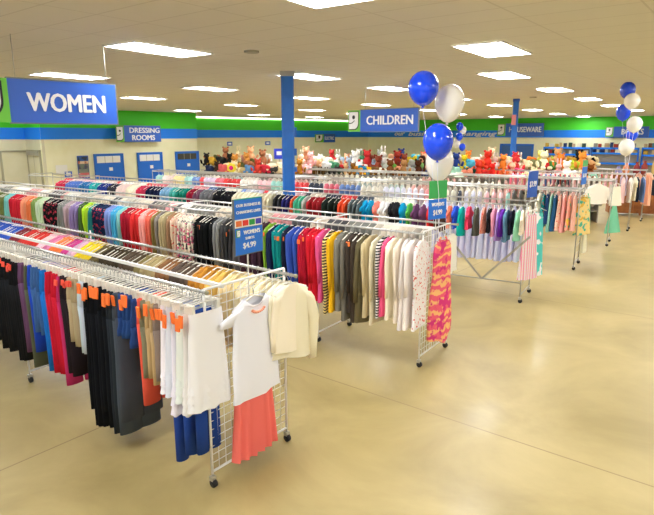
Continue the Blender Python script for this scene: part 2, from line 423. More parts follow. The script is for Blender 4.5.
# blue framed doorway on the right back wall
s0, s1 = on_wall(P3, P4, 500, 1.5), on_wall(P3, P4, 533.5, 1.5); q = P3+u38*s0; w = s1-s0
e = struct(empty('door_5', (q.x, q.y, 0), rad(-38)))
b = MB(); b.box(.1, w-.1, -.05, -.02, 0, 2.0); b.obj('door_panel', e, mat('muted_blue', '#3a66a8', .5))
b = MB(); b.box(0, .14, -.1, -.02, 0, 2.12); b.box(w-.14, w, -.1, -.02, 0, 2.12); b.box(0, w, -.1, -.02, 2.0, 2.14); b.box(w/2-.05, w/2+.05, -.08, -.02, 0, 2.0); b.obj('door_frame', e, M['doorblue'])

# ------------------------------------------------------------------ pillars
def pillar(x, y, w, label, boxes):
    e = tag(empty('support_pillar', (x, y, 0), math.atan2(-x, y)), label, 'pillar', kind=None)
    b = MB(); h = w/2; c = w*.12
    prof = [(-h+c, -h), (h-c, -h), (h, -h+c), (h, h-c), (h-c, h), (-h+c, h), (-h, h-c), (-h, -h+c)]
    b.loft([[(p[0], p[1], 0) for p in prof], [(p[0], p[1], CEIL-.02) for p in prof]], smooth=False); b.obj('pillar_shaft', e, M['pillar'])
    b = MB(); b.box(-h*1.15, h*1.15, -h*1.15, h*1.15, CEIL-.1, CEIL-.002); b.obj('pillar_cap', e, M['steel'] if w > .25 else M['signblue'])
    for (z0, z1) in boxes:
        b = MB(); b.box(h, h+.05, -.05, .05, z0, z1); b.obj('outlet_box', e, M['pillar'])
    return e
pillar(-.845, 12.45, .27, 'near blue support pillar rising behind the third clothes rack', [(2.85, 3.05), (2.45, 2.6), (2.1, 2.2)])
pp = pillar(7.08, 21.7, .21, 'slim blue support pillar among the soft toys before HOUSEWARE sign', [])
b = MB(); b.box(-.13, .03, -.14, -.11, 3.25, 3.62); b.obj('pillar_notice', pp, mat('pink_card', '#e08a84', .6))

# ------------------------------------------------------------------ ceiling lights
LT0 = [(-5.65, 17.93), (-2.85, 14.28), (-6.52, 27.15), (-3.26, 22.13), (-3.87, 32.85), (-.33, 11.37), (-.52, 17.93), (-.69, 26.6), (-.82, 37.5),
      (1.56, 14.22), (1.87, 21.91), (3.37, 11.09), (5.71, 14.59), (6.6, 22.13), (9.39, 26.38), (10.57, 36.11), (12.57, 31.44), (4.0, 18.18), (7.2, 31.74),
      (4.64, 26.6), (8.3, 18.43), (11.05, 22.43), (14.16, 26.6), (-4.9, 11.2), (1.6, 31.3), (2.6, 33.0),
      (7.8, 11.2), (12.2, 11.2), (-9.2, 11.2), (10.1, 14.3), (14.5, 14.3), (-7.3, 14.3), (-11.8, 14.3), (12.7, 18.3), (17.2, 18.3), (-10.2, 17.9), (15.7, 22.3), (20.2, 22.3), (-12.6, 22.0),
      (19.0, 26.6), (23.6, 26.6), (-11.6, 26.4), (23.0, 31.4), (18.3, 31.4), (5.2, 37.5), (16.0, 36.0), (21.5, 36.0), (26, 36),
      (-6.6, 7.8), (-2.2, 7.8), (2.2, 7.8), (6.6, 7.8), (-4.6, 4.6), (-.2, 4.6), (4.4, 4.6), (-2.4, 1.4), (2.2, 1.4)]
LT = [(x*1.182, y*1.182) for x, y in LT0]
names = {}
DL = [('second row', 0)]
fr = MB(); LX, LY = .72, 1.46
fr.box(-LX/2-.03, LX/2+.03, -LY/2-.03, -LY/2, -.02, .0); fr.box(-LX/2-.03, LX/2+.03, LY/2, LY/2+.03, -.02, .0)
fr.box(-LX/2-.03, -LX/2, -LY/2, LY/2, -.02, .0); fr.box(LX/2, LX/2+.03, -LY/2, LY/2, -.02, .0); frm = None
fr.mats = [M['lframe']]; fr.m = [0]*len(fr.f); frm = fr.mesh('light_frame')
df = MB(); df.box(-LX/2, LX/2, -LY/2, LY/2, -.012, 0); df.mats = [M['light']]; df.m = [0]*6; dfm = df.mesh('diffuser')
vis = []
for (x, y) in LT:
    p_ = px(x, y, CEIL); vis.append((p_, x, y))
inframe = sorted([v for v in vis if -20 < v[0][0] < 674 and -20 < v[0][1]], key=lambda v: v[0][0])
for i, (p_, x, y) in enumerate(vis):
    e = empty('ceiling_light', (x, y, CEIL-.003), rad(-35))
    link('light_frame', frm, e); link('diffuser', dfm, e)
    names[i] = e
order = sorted(range(len(vis)), key=lambda i: vis[i][0][0])
ORD = ['first', 'second', 'third', 'fourth', 'fifth', 'sixth', 'seventh', 'eighth', 'ninth', 'tenth', 'eleventh', 'twelfth', 'thirteenth', 'fourteenth', 'fifteenth', 'sixteenth', 'seventeenth', 'eighteenth', 'nineteenth', 'twentieth']
def nth(i): return ORD[i] if i < 20 else '%dth' % (i+1)
bands = [('nearest overhead rows', -99999, 30), ('high front ceiling row', 30, 62), ('near ceiling row', 62, 84), ('middle ceiling row', 84, 101), ('far ceiling row', 101, 112), ('farthest ceiling row', 112, 200)]
for nm, y0, y1 in bands:
    ids = [i for i in order if y0 <= vis[i][0][1] < y1 and -30 < vis[i][0][0] < 684 and vis[i][0][1] > -20]
    for k, i in enumerate(ids):
        tag(names[i], 'glowing rectangular ceiling light, %s from the left in the %s' % (nth(k), nm), 'ceiling light', 'recessed ceiling lights')
for i in range(len(vis)):
    if 'label' not in names[i]: tag(names[i], 'glowing rectangular ceiling light beyond the edges of the photo', 'ceiling light', 'ceiling lights outside the frame')
# vents and sprinklers
for (x, y, lab) in [(-1.2, 9.4, 'small round ceiling vent between the lights left of near pillar'), (7.3, 20.6, 'small grey ceiling vent right of the slim pillar top')]:
    b = MB(); b.tube([(0, 0, -.03), (0, 0, 0)], .12, n=12, smooth=False); o = tag(b.obj('ceiling_vent', None, M['trim'], (x, y, CEIL)), lab, 'vent')

# ------------------------------------------------------------------ garment meshes (hang from z = 0 at the rail; width along y; thickness along x)
def ring_shirt(w, t, zf, n=18, amp=0, k=5, ph=0, sk=0):
    out = []
    for i in range(n):
        a = 2*PI*i/n; c, s_ = math.cos(a), math.sin(a)
        y = w*(abs(c)**.75)*(1 if c >= 0 else -1); x = t*(abs(s_)**.8)*(1 if s_ >= 0 else -1)
        x += amp*math.sin(k*y/w*2+ph); out.append((x+sk, y, zf(abs(y), y)))
    return out
def shirt(seed, L=.66, w=.2, sleeve=.56, t=.03, neck=.075, flare=1.08, sw=.062, hemw=0, spread=.035):
    r = random.Random(seed); b = MB(); ph = r.uniform(0, 6); k = r.choice([2.2, 3, 3.6])
    sh = lambda base, dr: (lambda ay, y: base-dr*max(0, ay-.06))
    rings = [ring_shirt(neck, t*.7, sh(-.085, 0)), ring_shirt(neck*1.15, t*.9, sh(-.098, .1)),
             ring_shirt(w, t*.75, sh(-.105, .30)), ring_shirt(w*.99, t, sh(-.19, .1), amp=.003, k=k, ph=ph)]
    for q in (.35, .55, .75, .9, 1.0):
        rings.append(ring_shirt(w*(.93+(flare-.93)*q), t*(1.0+.25*q), lambda ay, y, q=q: -.1-L*q+.012*math.sin(9*y+ph), amp=.018*q, k=k, ph=ph+q*.5, sk=r.uniform(-.004, .004)))
    b.loft(rings, cap=False)
    # inner back so that the neck reads closed
    if sleeve:
        for s in (-1, 1):
            n = 8; rr = []; Ls = sleeve
            steps = (0, .12, .4, .7, 1) if Ls > .3 else (0, .5, 1)
            for q in steps:
                cy = s*(w-.035 + (spread if Ls > .3 else .07)*min(1, q*3) + .01*math.sin(q*4+ph)); cz = -.165-Ls*q; rw = sw*(1-.42*q if Ls > .3 else 1.0); rt = t*.8*(1-.25*q)
                cx = .012*math.sin(q*3+ph*s)
                rr.append([(cx+rt*math.sin(2*PI*i/n), cy+rw*math.cos(2*PI*i/n), cz+(.03*s*math.cos(2*PI*i/n)*-1 if q == 0 else 0)) for i in range(n)])
            b.loft(rr, cap=True)
    return b
def straight(seed, z0, L, w0, w1, t=.03, n=20, k=4, amp=.015, strap=True, ruff=0):
    """dress or skirt body"""
    r = random.Random(seed); b = MB(); ph = r.uniform(0, 6); rings = []
    prof = [(0, w0*.98), (.06, w0)] + [(q, w0+(w1-w0)*((q-.06)/.94)) for q in (.25, .45, .65, .85, 1)]
    for q, w in prof:
        tt = t*(1+.8*q)
        if ruff and q > .6: tt *= 1+ruff*(1 if int(q*20) % 2 else 0)
        rings.append(ring_shirt(w, tt, lambda ay, y, q=q: -z0-L*q-.01*math.sin(7*y+ph)*q, n=n, amp=amp*q, k=k, ph=ph))
    b.loft(rings, cap=False)
    if strap:
        for s in (-1, 1):
            b.tube([(0, s*.05, -.09), (0.0, s*w0*.75, -z0-.02)], .013, n=4)
    return b
def pants(seed, L=1.0, w=.19, t=.03, leg=.09, wide=1.0):
    r = random.Random(seed); b = MB(); ph = r.uniform(0, 6); z0 = .15
    n = 14
    def rg(cy, ww, tt, z, am=0): return [(tt*math.sin(2*PI*i/n)+am*math.sin(8*ww*math.cos(2*PI*i/n)+ph), cy+ww*math.cos(2*PI*i/n), z) for i in range(n)]
    b.loft([rg(0, w*.93, t*.7, -z0), rg(0, w*.94, t, -z0-.04), rg(0, w*1.02, t*1.1, -z0-.16), rg(0, w*1.04, t*1.2, -z0-.28)], cap=True)
    for s in (-1, 1):
        q0 = [(0, w*.52, w*.52), (.3, w*.5, w*.5*wide), (.7, w*.5, leg*wide), (1, w*.5, leg*wide)]
        b.loft([rg(s*cy, ww, t*(1.15+.1*q), -z0-.24-(L-.24)*q, .006*q) for q, cy, ww in q0], cap=True)
    return b
def shorts(seed, L=.42): return pants(seed, L, .2, .03, .12, 1.05)
def hanger_mesh(clip=False, w=.2):
    b = MB()
    hook = [(0, -.012, -.022), (0, -.02, -.002), (0, -.012, .014), (0, .004, .02), (0, .018, .008), (0, .016, -.012), (0, 0, -.035), (0, 0, -.075)]
    b.tube(hook, .0028, M['hook'], n=4)
    if clip:
        b.tube([(0, -w, -.085), (0, 0, -.072), (0, w, -.085)], .006, M['hanger'], n=5)
        for s in (-1, 1): b.box(-.018, .018, s*w*.72-.014, s*w*.72+.014, -.175, -.08, M['hanger'])
    else:
        b.tube([(0, -w, -.15), (0, -.04, -.088), (0, 0, -.075), (0, .04, -.088), (0, w, -.15)], .0075, M['hanger'], n=5)
    return b
H_TOP = hanger_mesh().mesh('hanger'); H_CLIP = hanger_mesh(True, .17).mesh('hanger'); H_KID = hanger_mesh(False, .13).mesh('hanger')
def tagmesh(m, y, z, tall=.05):
    b = MB(); b.box(-.023, .023, y-.012, y+.002, z-tall/2, z+tall/2, m); return b.mesh('size_tag')
T_OR = tagmesh(M['tag'], -.205, -.24, .06); T_PANT = tagmesh(M['tag'], -.21, -.20, .1); T_RED = tagmesh(M['tagred'], -.195, -.2, .06)
def variants(fn, n, **k):
    out = []
    for i in range(n):
        b = fn(i*13+5, **k); b.mats = [M['cloth']]; b.m = [0]*len(b.m); out.append(b.mesh('garment'))
    return out
G = {
 'long': variants(shirt, 3), 'tee': variants(shirt, 2, sleeve=.17, sw=.085, L=.62), 'jacket': variants(shirt, 2, L=.68, t=.045, sw=.07, sleeve=.6, flare=1.04),
 'tank': variants(shirt, 2, sleeve=0, w=.17), 'kid': variants(shirt, 3, L=.42, w=.14, sleeve=.14, sw=.06, t=.03, neck=.05), 'kidlong': variants(shirt, 2, L=.5, w=.14, sleeve=.4, sw=.045, t=.03, neck=.05),
 'blousey': variants(shirt, 2, L=.78, t=.035, sleeve=.5, flare=1.15),
 'dress': variants(lambda s, **k: straight(s, .15, .85, .15, .26), 2), 'kiddress': variants(lambda s, **k: straight(s, .12, .72, .12, .23), 3),
 'skirt': variants(lambda s, **k: straight(s, .15, .84, .165, .20, strap=False, ruff=.3, amp=.02), 3),
 'pants': variants(pants, 3, L=1.08), 'slim': variants(pants, 2, L=1.34, w=.13, leg=.06), 'wide': variants(pants, 2, L=1.32, leg=.11, wide=1.1), 'shorts': variants(shorts, 2), 'capri': variants(pants, 2, L=.72, leg=.1),
 'longx': variants(shirt, 4, L=1.08, sleeve=.72, flare=1.12), 'jacketx': variants(shirt, 3, L=1.1, t=.045, sw=.07, sleeve=.75, flare=1.06), 'blousex': variants(shirt, 3, L=1.22, t=.035, sleeve=.7, flare=1.2),
 'longtee': variants(shirt, 2, sleeve=.1, sw=.08, L=.95, flare=1.25),
}
NOUN = {'slim': 'long trousers', 'longx': 'long-sleeved top', 'jacketx': 'long knit jacket', 'blousex': 'long loose blouse', 'long': 'long-sleeved top', 'tee': 'short-sleeved top', 'jacket': 'knit jacket', 'tank': 'sleeveless top', 'kid': 'small child top', 'kidlong': 'small child long-sleeved top',
        'blousey': 'loose blouse', 'dress': 'dress', 'kiddress': 'child dress', 'skirt': 'skirt', 'pants': 'trousers', 'wide': 'wide trousers', 'shorts': 'shorts', 'capri': 'cropped trousers', 'longtee': 'tunic'}
OBN = {'slim': 'trousers', 'longx': 'long_sleeved_shirt', 'jacketx': 'knit_jacket', 'blousex': 'blouse', 'long': 'long_sleeved_shirt', 'tee': 'short_sleeved_shirt', 'jacket': 'knit_jacket', 'tank': 'sleeveless_shirt', 'kid': 'child_shirt', 'kidlong': 'child_shirt', 'blousey': 'blouse', 'dress': 'dress',
       'kiddress': 'child_dress', 'skirt': 'skirt', 'pants': 'trousers', 'wide': 'trousers', 'shorts': 'shorts', 'capri': 'cropped_trousers', 'longtee': 'tunic'}
CAT = {'slim': 'trousers', 'longx': 'top', 'jacketx': 'jacket', 'blousex': 'blouse', 'long': 'top', 'tee': 'top', 'jacket': 'jacket', 'tank': 'top', 'kid': 'top', 'kidlong': 'top', 'blousey': 'blouse', 'dress': 'dress', 'kiddress': 'dress', 'skirt': 'skirt', 'pants': 'trousers',
       'wide': 'trousers', 'shorts': 'shorts', 'capri': 'trousers', 'longtee': 'tunic'}
CLIPPED = {'slim', 'skirt', 'pants', 'wide', 'shorts', 'capri'}; KID = {'kid', 'kidlong', 'kiddress'}
mesh_mat_cache = {}
lh = MB()
for k in range(3):
    z_ = .76+.075*k; lh.loft([ring_shirt(.188+.005*k, .052, lambda ay, y: -z_, n=28, amp=.004, k=8), ring_shirt(.21+.005*k, .066, lambda ay, y: -z_-.07-.006*math.sin(40*y), n=28, amp=.01, k=9)], cap=False)
lh.mats = [M['cloth']]; lh.m = [0]*len(lh.f); LACE = lh.mesh('lace_hem')
def gmesh(kind, i, matk):
    key = (kind, i, matk)
    if key not in mesh_mat_cache:
        me = G[kind][i]
        if matk != 'cloth':
            me = me.copy(); me.materials.clear(); me.materials.append(M[matk])
        mesh_mat_cache[key] = me
    return mesh_mat_cache[key]
def garment(kind, loc, rz, hexcol, matk='cloth', tagk=None, jitter=.05, sx=1, sz=1):
    i = R.randrange(len(G[kind])); c = list(lin(hexcol)); k = R.uniform(1-jitter*2, 1+jitter*2)
    o = link(OBN[kind], gmesh(kind, i, matk), None, loc, rz, tuple(min(1, x*k*R.uniform(.96, 1.04)) for x in c[:3])+(1,))
    o.scale = (sx, 1, sz)
    h = link('hanger', H_CLIP if kind in CLIPPED else (H_KID if kind in KID else H_TOP), o)
    h.scale = (1/sx, 1, 1/sz)
    if kind == 'skirt': link('lace_hem', LACE, o, color=o.color[:])
    if tagk:
        t = link('size_tag', {'o': T_OR, 'p': T_PANT, 'r': T_RED}[tagk], o); t['label'] = 'orange size tag' if tagk != 'r' else 'red size tag'
        t.location.z = R.uniform(-.035, .03); t.rotation_euler[0] = R.uniform(-.35, .35)*.3; t.location.x = R.uniform(-.008, .008)
    return o

# ------------------------------------------------------------------ racks
class Rack:
    def __init__(s, e, ang, W, Ln, z=1.74):
        s.e = Vector((e[0], e[1], 0)); s.ang = ang; s.W = W; s.L = Ln; s.z = z
        s.d = Vector((-math.cos(rad(ang)), -math.sin(rad(ang)), 0)); s.v = Vector((-math.sin(rad(ang)), math.cos(rad(ang)), 0)); s.rz = rad(ang)+PI
    def pt(s, t, off, z): q = s.e+s.d*t+s.v*off; return Vector((q.x, q.y, z))
    def s_at(s, pxx, off, z):
        lo, hi = -1.0, s.L+4
        for _ in range(50):
            mid = (lo+hi)/2; q = s.pt(mid, off, z)
            if px(*q)[0] > pxx: lo = mid
            else: hi = mid
        return (lo+hi)/2
def grid_panel(W, z0, z1, step=.076):
    b = MB(); n = max(2, round(W/step)); m = round((z1-z0)/step)
    for i in range(1, n): y = -W*i/n; b.tube([(0, y, z0), (0, y, z1)], .0042, n=4)
    for j in range(m+1): z = z0+(z1-z0)*j/m; b.tube([(.003, 0, z), (.003, -W, z)], .0042, n=4)
    return b
def caster(e, x, y, post=True):
    b = MB(); b.box(x-.02, x+.02, y-.022, y+.022, .06, .10); b.tube([(x, y, .09), (x, y, .15)], .009, n=6)
    c = b.obj('caster', e, M['chrome'])
    b = MB(); b.tube([(x-.01, y-.016, .036), (x-.01, y+.016, .036)], .036, n=12); b.obj('caster_wheel', c, M['rubber'])
def build_rack(rk, label, rails, panel='grid', frames=(), vbrace=None, beam=None, low=.14, over=.0, lowbar=None):
    e = tag(empty('clothes_rack', rk.e, rk.rz), label, 'clothes rack', None)
    W, z, L = rk.W, rk.z, rk.L
    # local x along the rack away from its end, local y = -(world v)
    for (y, zz, ov) in rails:
        b = MB(); b.tube([(-ov, -y, zz), (L, -y, zz)], .014, n=8); r_ = b.obj('hang_rail', e, M['chrome'])
        b = MB(); b.tube([(-ov-.012, -y, zz), (-ov, -y, zz)], .018, n=10); b.obj('rail_cap', r_, M['trim'])
    if beam is not None:
        b = MB(); b.box(0, L, -beam-.012, -beam+.012, z-.03, z); b.obj('centre_beam', e, M['white_wire'])
    pm = M['white_wire'] if panel == 'grid' else M['steel']
    for k, x in enumerate((0,)+tuple(frames)+(L,)):
        for y in (0, -W):
            b = MB(); b.tube([(x, y, low-.02), (x, y, z)], .012 if k == 0 else .010, n=6); b.obj('post', e, pm)
            caster(e, x, y)
        for zz in ((z, low) if (k == 0 or rk.W < .9) else (low,)):
            b = MB(); b.tube([(x, 0, zz), (x, -W, zz)], .011, n=6); b.obj('cross_bar', e, pm)
        if k == 0:
            if panel == 'grid': grid_panel(W, low, z).obj('grid_panel', e, M['white_wire'])
            else:
                b = MB()
                for q in range(1, 9): b.tube([(0, 0, low+(z-low)*q/9), (0, -W, low+(z-low)*q/9)], .005, n=4)
                b.obj('end_ladder', e, M['steel'])
        elif frames and x != L:
            b = MB(); b.tube([(x, 0, z*.55), (x, -W, z*.55)], .008, n=5); b.obj('cross_bar', e, pm)
    if lowbar:
        b = MB(); b.tube([(0, -.0, lowbar), (L, -.0, lowbar)], .012, n=6); b.obj('lower_bar', e, M['steel'])
        for xm in (rk.s_at(482, 0, lowbar), rk.s_at(482, 0, lowbar)+2.9):
            for sx_ in (-1, 1):
                b = MB(); b.box(-.018, .018, -.006, .006, 0, math.hypot(.78, z-.55-lowbar)); o_ = b.obj('brace', e, M['steel'], (xm, .03, lowbar)); o_.rotation_euler[1] = sx_*math.atan2(.78, z-.55-lowbar)
    return e
r1 = Rack((-.96, 4.2), -38.2, .92, 7.2, 1.72)
r2 = Rack((1.17, 6.69), -34.8, .82, 13.5, 1.75)
r3 = Rack((3.39, 9.47), -30.6, .77, 14.2, 1.75)
r4 = Rack((5.39, 11.93), -31, .75, 13.0, 1.74)
r5 = Rack((7.42, 14.6), -31, .75, 9.5, 1.74)
r6 = Rack((9.2, 16.95), -32, .5, 3.8, 1.74)
r7 = Rack((10.7, 18.95), -32, .5, 2.0, 1.74)
build_rack(r1, 'nearest clothes rack with white grid end and price sign, holding trousers', [(0, 1.70, .03), (.83, 1.70, .22)], beam=.20, frames=(3.3,))
build_rack(r2, 'second clothes rack, white grid end with the orange pink dress', [(.0, 1.72, .03), (.82, 1.74, .1)], beam=.4, frames=(1.58, 4.6, 7.5, 10.4))
build_rack(r3, 'third clothes rack with grey V brace and lower bar, child clothes', [(.0, 1.72, .03), (.77, 1.72, .03)], panel='ladder', frames=(3.0, 6.3, 9.0, 12.0), lowbar=.36)
build_rack(r4, 'fourth clothes rack ending in floral dresses beyond the turquoise one', [(.0, 1.72, .03), (.25, 1.74, .0), (.5, 1.74, .0), (.75, 1.72, .03)], panel='ladder', beam=.38, frames=(3.2, 6.4, 9.6))
build_rack(r5, 'fifth clothes rack ending with the white sweater and mint dress', [(.0, 1.72, .03), (.25, 1.74, .0), (.5, 1.74, .0), (.75, 1.72, .03)], panel='ladder', beam=.38, frames=(3.2, 6.4))
build_rack(r6, 'short clothes rack with cream and navy garments behind the fifth one', [(.0, 1.72, .03), (.5, 1.72, .03)], panel='ladder', frames=(2.3,))
build_rack(r7, 'farthest clothes rack at right with peach garments', [(.0, 1.72, .03), (.5, 1.72, .03)], panel='ladder')

# ------------------------------------------------------------------ garments in rows
def row(rk, off, railz, runs, spacing, where, group, near=-.2, nz=1.57, jit=.08):
    items = []
    for r_ in runs:
        x0, x1, cn, hx, kind = r_[:5]; mk = r_[5] if len(r_) > 5 and r_[5] else 'cloth'; tg = r_[6] if len(r_) > 6 else None
        sA = rk.s_at(x0, off+near, nz); sB = rk.s_at(x1, off+near, nz); n = max(1, round((sA-sB)/spacing))
        for k in range(n):
            s = sA+(sB-sA)*(k+.5)/n; items.append((s, cn, hx, kind, mk, tg))
    items.sort(key=lambda i: -i[0])
    # labels
    cnt = {}; tot = {}
    for it in items: tot[(it[1], it[3])] = tot.get((it[1], it[3]), 0)+1
    nb = []
    for i, it in enumerate(items):
        l = next((items[j][1] for j in range(i-1, -1, -1) if items[j][1] != it[1]), None)
        r_ = next((items[j][1] for j in range(i+1, len(items)) if items[j][1] != it[1]), None)
        nb.append((l, r_))
    for i, (s, cn, hx, kind, mk, tg) in enumerate(items):
        key = (cn, kind); cnt[key] = cnt.get(key, 0)+1
        lab = '%s %s' % (cn, NOUN[kind])
        if tot[key] == 1: lab += ' on %s' % where
        else: lab += ', %s %s one from the left on %s' % (nth(cnt[key]-1), cn, where)
        if tot[key] == 1 and nb[i][0] and nb[i][1]: lab += ' between %s and %s' % nb[i]
        w = lab.split()
        if len(w) > 16: lab = ' '.join(('%s %s, %s from left on %s' % (cn, NOUN[kind], nth(cnt[key]-1), where)).split()[:16])
        q = rk.pt(s, off, railz)
        o = garment(kind, q, rk.rz+R.uniform(-jit, jit)+(PI if False else 0), hx, mk, (tg if tg and R.random() < .92 else None), sx=R.uniform(.8, 1.15), sz=R.uniform(.88, 1.07))
        # local +y must face the camera side (world -v): rotation rk.rz does that; the tag sits on -y, so mirror
        o.rotation_euler[2] += PI
        assert lab not in used_labels, lab
        used_labels[lab] = 1
        tag(o, lab, CAT[kind], group)
K = lambda *a: a
# foreground trousers
row(r1, .0, 1.70, [
 (-60, -8, 'soft black', '#1b1c1f', 'pants', None, 'r'), (-8, 18, 'black', '#17181b', 'pants', None, 'r'), (18, 22, 'plum', '#6b4a6a', 'pants'), (22, 26, 'olive', '#5c5f4c', 'pants'), (26, 30, 'royal blue', '#2346b4', 'pants'),
 (30, 39, 'denim blue', '#41679e', 'capri'), (39, 44, 'bright blue', '#1d6fc4', 'pants'), (44, 56, 'red', '#cf1f38', 'pants'), (56, 59, 'magenta', '#d83a78', 'pants'),
 (59, 67, 'dark brown', '#2c2228', 'pants', None, 'r'), (67, 76, 'khaki', '#b7a684', 'capri', None, 'r'), (76, 82, 'pale blue', '#cfdde8', 'capri'),
 (82, 104, 'jet black', '#101318', 'wide', None, 'p'), (104, 112, 'charcoal', '#2b3138', 'wide', None, 'p'), (112, 118, 'slate grey', '#4c525c', 'wide', None, 'p'),
 (118, 135, 'dark denim', '#2c4c88', 'shorts', None, 'p'), (135, 140, 'coral', '#ef6450', 'pants'), (140, 144, 'sage', '#8f8d72', 'capri', None, 'p'),
 (144, 152, 'tan', '#c4a679', 'capri', None, 'p'), (152, 157, 'taupe', '#9c8a7c', 'capri', None, 'p'), (157, 161, 'white', '#f1f2f8', 'skirt', None, 'p'), (161, 164, 'cobalt blue', '#2a4a9c', 'slim'),
 (164, 172, 'snow white', '#eef0fa', 'skirt', None, 'p'), (172, 174, 'bright cobalt', '#2a4a9c', 'slim'), (174, 184, 'lacy white', '#f4f2f2', 'skirt', None, 'p'), (184, 186, 'deep cobalt', '#24448c', 'slim'), (186, 190, 'ivory', '#f3f1ec', 'skirt', None, 'p')],
 .062, 'the front side of the nearest rack', 'trousers and skirts along the front of the nearest rack', near=-.17, nz=1.5)
# nearest rack, back side: shoulders
row(r1, .83, 1.70, [
 (-60, -8, 'dull blue', '#3a5cb0', 'tee'), (-8, 14, 'blue', '#3358b8', 'tee'), (14, 22, 'wine', '#7c2c34', 'tee'), (22, 40, 'red', '#d23c34', 'tee'), (40, 47, 'pale pink', '#ecc0c8', 'tee'), (47, 53, 'pink', '#e688b4', 'tee'),
 (53, 64, 'orange', '#f0864a', 'tee'), (64, 72, 'magenta', '#c84488', 'tee'), (72, 78, 'lilac', '#dcb4d0', 'tee'), (78, 92, 'yellow', '#ecd234', 'tee'), (92, 100, 'olive', '#6a5c3a', 'tee'),
 (100, 118, 'dark olive', '#4a4030', 'long'), (118, 134, 'brown', '#5e5040', 'long'), (134, 140, 'moss', '#8c8254', 'long'), (140, 155, 'beige', '#b4a274', 'long'), (155, 168, 'rust brown', '#966844', 'long'),
 (168, 188, 'grey brown', '#6e5c50', 'long'), (188, 204, 'mustard', '#c88c34', 'long'), (204, 216, 'gold', '#e0b45c', 'long'), (216, 234, 'straw', '#e0cc98', 'long'), (234, 262, 'cream', '#efe4bc', 'long'),
 (262, 278, 'pale cream', '#f3ead0', 'long')],
 .075, 'the back side of the nearest rack', 'tops along the back of the nearest rack')
# second rack front
row(r2, .0, 1.72, [
 (-40, -6, 'pale olive', '#7a8250', 'longx'), (-6, 3, 'olive green', '#6b7440', 'longx'), (3, 9, 'aqua', '#7ecbc8', 'longx'), (9, 21, 'red', '#c42434', 'longx'), (21, 26, 'pale orange', '#f2a07c', 'longx'), (26, 31, 'orange', '#f08050', 'longx'), (31, 36, 'leaf green', '#8aa85c', 'longx'),
 (36, 43, 'mint', '#cfe2c0', 'longx'), (43, 57, 'black', '#17171b', 'longx', 'reddot'), (57, 64, 'grey', '#8f918c', 'longx'), (64, 69, 'pinkish grey', '#b8a0a4', 'longx'), (69, 77, 'lavender', '#9b84ba', 'longx'),
 (77, 82, 'dark green', '#4a6a34', 'longx'), (82, 87, 'lime', '#b4dc34', 'longx'), (87, 92, 'teal', '#2a8c88', 'longx'), (92, 105, 'navy', '#1d2c4c', 'longx', 'reddot'), (105, 110, 'periwinkle', '#8094d0', 'longx'),
 (110, 116, 'sky blue', '#4aaad8', 'longx'), (116, 120, 'pale aqua', '#90dcd8', 'longx'), (120, 130, 'dark red', '#a81c30', 'longx'), (130, 139, 'bright red', '#dc3434', 'longx'), (139, 144, 'blush', '#f0a8a0', 'longx'),
 (144, 150, 'coral', '#ec6a58', 'longx'), (150, 153, 'moss', '#8a7a44', 'longx'), (153, 158, 'warm grey', '#908884', 'longx'), (158, 165, 'beige', '#bcae84', 'longx'), (165, 170, 'brown', '#a88464', 'longx'),
 (170, 177, 'pale peach', '#e8ccb4', 'longx', 'redprint'), (177, 194, 'cream floral', '#f2e8d8', 'longx', 'floral'), (194, 212, 'jet black', '#121416', 'jacketx', None, 'o'), (212, 219, 'ash grey', '#8c8c8a', 'longx'),
 (219, 224, 'charcoal', '#4a4a4c', 'longx'), (224, 232, 'dark grey', '#3a3a3c', 'longx', None, 'o'), (232, 240, 'smoke grey', '#6a686c', 'longx'), (240, 260, 'plum', '#4a3040', 'longx'),
 (260, 267, 'lime green', '#8ec43c', 'longx', None, 'o'), (267, 271, 'midnight blue', '#1c2848', 'longx'), (271, 280, 'deep teal', '#108c8a', 'longx', None, 'o'), (280, 286, 'dark navy', '#20243a', 'longx', None, 'o'),
 (286, 296, 'royal blue', '#3a56b0', 'longx'), (296, 305, 'crimson', '#b81c34', 'longx', None, 'o'), (305, 315, 'scarlet', '#dc2434', 'longx'), (315, 320, 'hot pink', '#e85a90', 'longx'),
 (320, 326, 'striped sand', '#e2cc84', 'longx', 'stripe'), (326, 334, 'golden yellow', '#f0b81c', 'longx'), (334, 345, 'stone grey', '#7c7668', 'jacketx'), (345, 354, 'dark brown', '#3e342c', 'jacketx', None, 'o'),
 (354, 361, 'olive brown', '#6e6444', 'jacketx'), (361, 369, 'tan', '#c8b88c', 'longx'), (369, 375, 'oatmeal', '#ddd0b0', 'longx'), (375, 381, 'white and black striped', '#f2eee4', 'longx', 'stripe'), (381, 385, 'rose', '#e05880', 'longx'),
 (385, 398, 'cream', '#f2ead2', 'longx'), (398, 410, 'white', '#f4f0e6', 'blousex'), (410, 419, 'white red-printed', '#f6f0ea', 'blousex', 'redprint')],
 .088, 'the second rack', 'tops along the front of the second rack', jit=.11)
